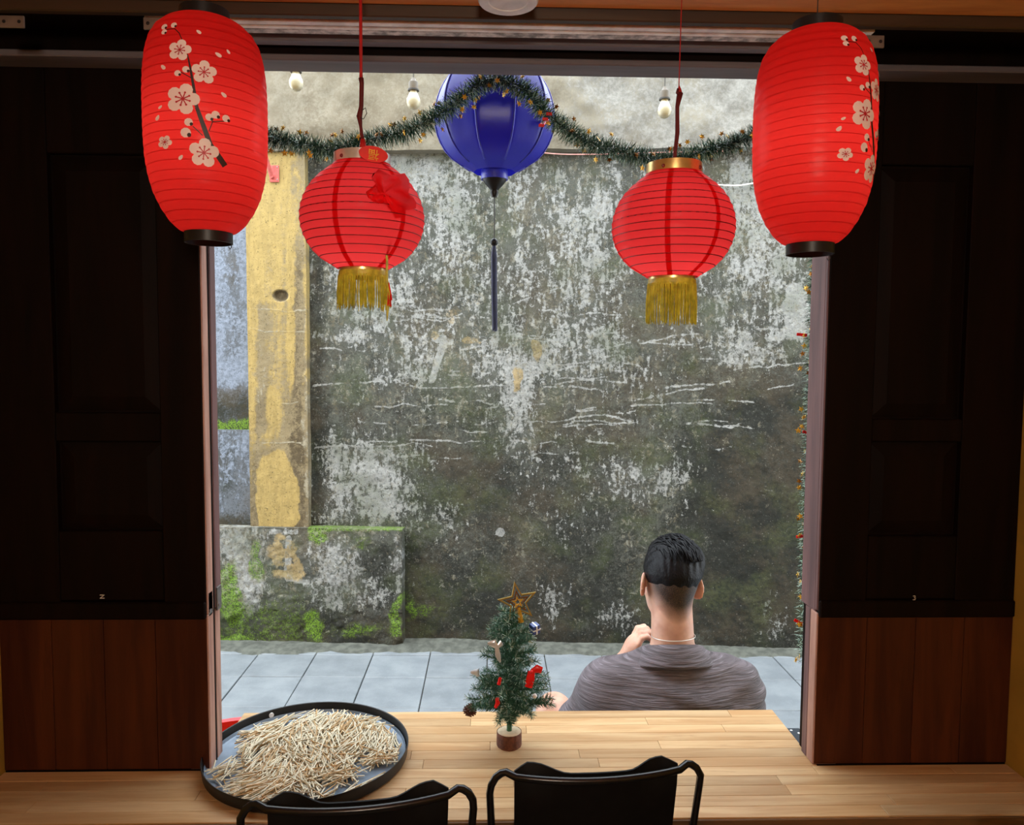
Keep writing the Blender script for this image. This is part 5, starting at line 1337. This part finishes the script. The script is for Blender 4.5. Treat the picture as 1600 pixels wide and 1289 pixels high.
for i in range(190):
    x = random.uniform(-.07, .075); y = random.uniform(-.09, .07)
    def top(x, y):
        q = 1 - ((x - .006) / .088) ** 2 - ((y + .005) / .112) ** 2
        return .022 + .108 * math.sqrt(max(0.02, q))
    if ((x - .006) / .078) ** 2 + ((y + .005) / .1) ** 2 > .8: continue
    pts = []; L = random.uniform(.035, .055); dx = random.uniform(.1, .55)
    for k in range(5):
        t_ = k / 4; xx = x + dx * L * t_; yy_ = y - L * t_ * .9
        q_ = math.hypot((xx - .006) / .082, (yy_ + .005) / .106)
        if q_ > .96: xx = .006 + (xx - .006) * .96 / q_; yy_ = -.005 + (yy_ + .005) * .96 / q_
        pts.append(hp(xx, yy_, top(xx, yy_) + .002 + .006 * math.sin(t_ * PI) * random.uniform(.5, 1.2)))
    g.tube(pts, [.0016, .0026, .0026, .002, .0007], 5)
o = g.build('hair_locks', M['hair'], hair, 'all'); o['kind'] = 'stuff'
# shirt
Sf = Field((-.42, -.26, .20), (.42, .30, .84), .005)
Sf.ell((0, .0, .33), (.215, .15, .15), .06); Sf.ell((0, -.015, .47), (.225, .145, .18), .08); Sf.ell((0, -.025, .60), (.235, .14, .13), .07)
Sf.ell((0, -.045, .672), (.14, .078, .075), .05)
Sf.cap((-.18, -.012, .655), (.18, -.012, .655), .068, .068, .06)
for sx, EL in ((-1, ELL), (1, ELR)):
    SH = (sx * .19, -.01, .640); Sf.cap((sx * .04, -.035, .742), (sx * .16, -.015, .68), .047, .05, .05)
    e = tuple(SH[i] + (EL[i] - SH[i]) * .95 for i in range(3)); e = (e[0] + sx * .012, e[1] - .01, e[2])
    Sf.cap(SH, e, .082, .078, .04)
sl, (X, Y, Z) = Sf.region(Sf.lo, Sf.lo + np.array(Sf.n) * Sf.h)
ax2, az2 = X * 9, Z * 34
fold = .0028 * np.sin(Z * 95 + 3.5 * np.sin(X * 7 + 1) + 1.5 * np.sin(X * 19)) * np.clip(np.sin(X * 6 + Z * 9 + .8) + .5, 0, 1) + .007 * np.sin(Z * 22 - np.abs(X) * 20 + 1.0) * np.clip((.68 - Z) / .1, 0, 1)
hem = .255 - Z
neck = .050 - np.sqrt(X ** 2 + (Y + .028) ** 2) ; neck = np.where(Z > .77, neck, -1)
Sf.v = np.maximum(np.maximum(Sf.v + fold, hem), neck).astype(np.float32)
def shirt_mat():
    t = NT('crinkled_grey_cotton'); v = t.coords((5, 5, 60)); n = t.noise(v, 2.2, 5, .55, .6); v2 = t.coords((1, 1, 1)); f = t.noise(v2, 6, 3)
    ribs = t.noise(t.coords((14, 14, 300)), 1.0, 3, .5, .3)
    c = t.mix(t.rng(n, .3, .7), S('#463f43'), S('#685f66')); c = t.mix(t.rng(ribs, .55, .75), c, S('#837c86'))
    t.bump(t.math('ADD', t.math('MULTIPLY', n, 1.0), t.math('MULTIPLY', ribs, .5)), .9, .006); return t.set(c, .75)
M['shirt'] = shirt_mat()
sm_, _ = Sf.mesh('shirt', M['shirt']); shirt = link('shirt', sm_, man)
g = MB(); v = []; n = 56; prof = [(.060, .770), (.0615, .797), (.0635, .806), (.068, .809), (.073, .805), (.085, .786), (.103, .757), (.104, .752), (.100, .752)]
m = len(prof)
for i in range(n + 1):
    w = -PI/2 + (i / n - .5) * 2 * PI * .86; bkf = .5 - .5 * math.sin(w)          # 1 at the back
    for r, z0_ in prof:
        drop = (1 - bkf) * .050; wid = 1.0 + .2 * abs(math.cos(w)) * (1 if r > .07 else .3)
        v.append((r * math.cos(w) * wid, r * math.sin(w) * .95 - .028, z0_ - drop))
g.add(v, [(i*m+j, (i+1)*m+j, (i+1)*m+j+1, i*m+j+1) for i in range(n) for j in range(m - 1)]); co_ = g.build('collar', M['shirt'], shirt, 'all')
md = co_.modifiers.new('thickness', 'SOLIDIFY'); md.thickness = .004
g = MB(); g.tube([(.0625 * math.cos(w), .0615 * math.sin(w) - .03, .8125 + .006 * math.cos(w + 1.2)) for w in np.linspace(0, 2*PI, 40, endpoint=False)], .0013, 6, closed=True); g.build('necklace', M['silver'], man, 'all')
# shorts
Kf = Field((-.42, -.24, .18), (.36, .50, .56), .006)
Kf.ell((0, -.005, .30), (.19, .135, .115), .05)
for sx, kn in ((-1, (-.315, .30, .435)), (1, (.215, .37, .47))): Kf.cap((sx * .09, .02, .29), tuple((.09 * sx if i == 0 else (.02 if i == 1 else .29)) * .32 + kn[i] * .68 for i in range(3)), .098, .078, .05)
km, _ = Kf.mesh('shorts', plain('dark_shorts', S('#26262b'), .8)); link('shorts', km, man)
for sx, an in ((-1, (-.27, .33)), (1, (.20, .40))):
    g = MB(); P = [(an[0] + sx * .012 + .045 * math.cos(w) * (1.05 if math.sin(w) > 0 else .85), an[1] + .065 + .145 * math.sin(w)) for w in np.linspace(0, 2*PI, 28, endpoint=False)]
    g.prism(P, 'z', .001, .012); s_ = g.build('sandal', M['black'], man)
    g = MB(); g.tube([(an[0] + sx * .012 + .05 * math.cos(w), an[1] + .10, .012 + .046 * math.sin(w)) for w in np.linspace(0, PI, 12)], .006, 6); g.build('strap', M['black'], s_)
# low stool he sits on
sto = thing('low_stool', 'low black plastic stool under the seated man', 'stool', (MX, MY - .01, 0))
g = MB(); g.box((-.16, -.14, .16), (.16, .14, .178), .006); g.build('seat', M['black'], sto)
for sx in (-1, 1):
    for sy in (-1, 1): g = MB(); g.tube([(sx * .13, sy * .11, .165), (sx * .15, sy * .13, .001)], [.017, .013], 8); g.build('leg', M['black'], sto, True)
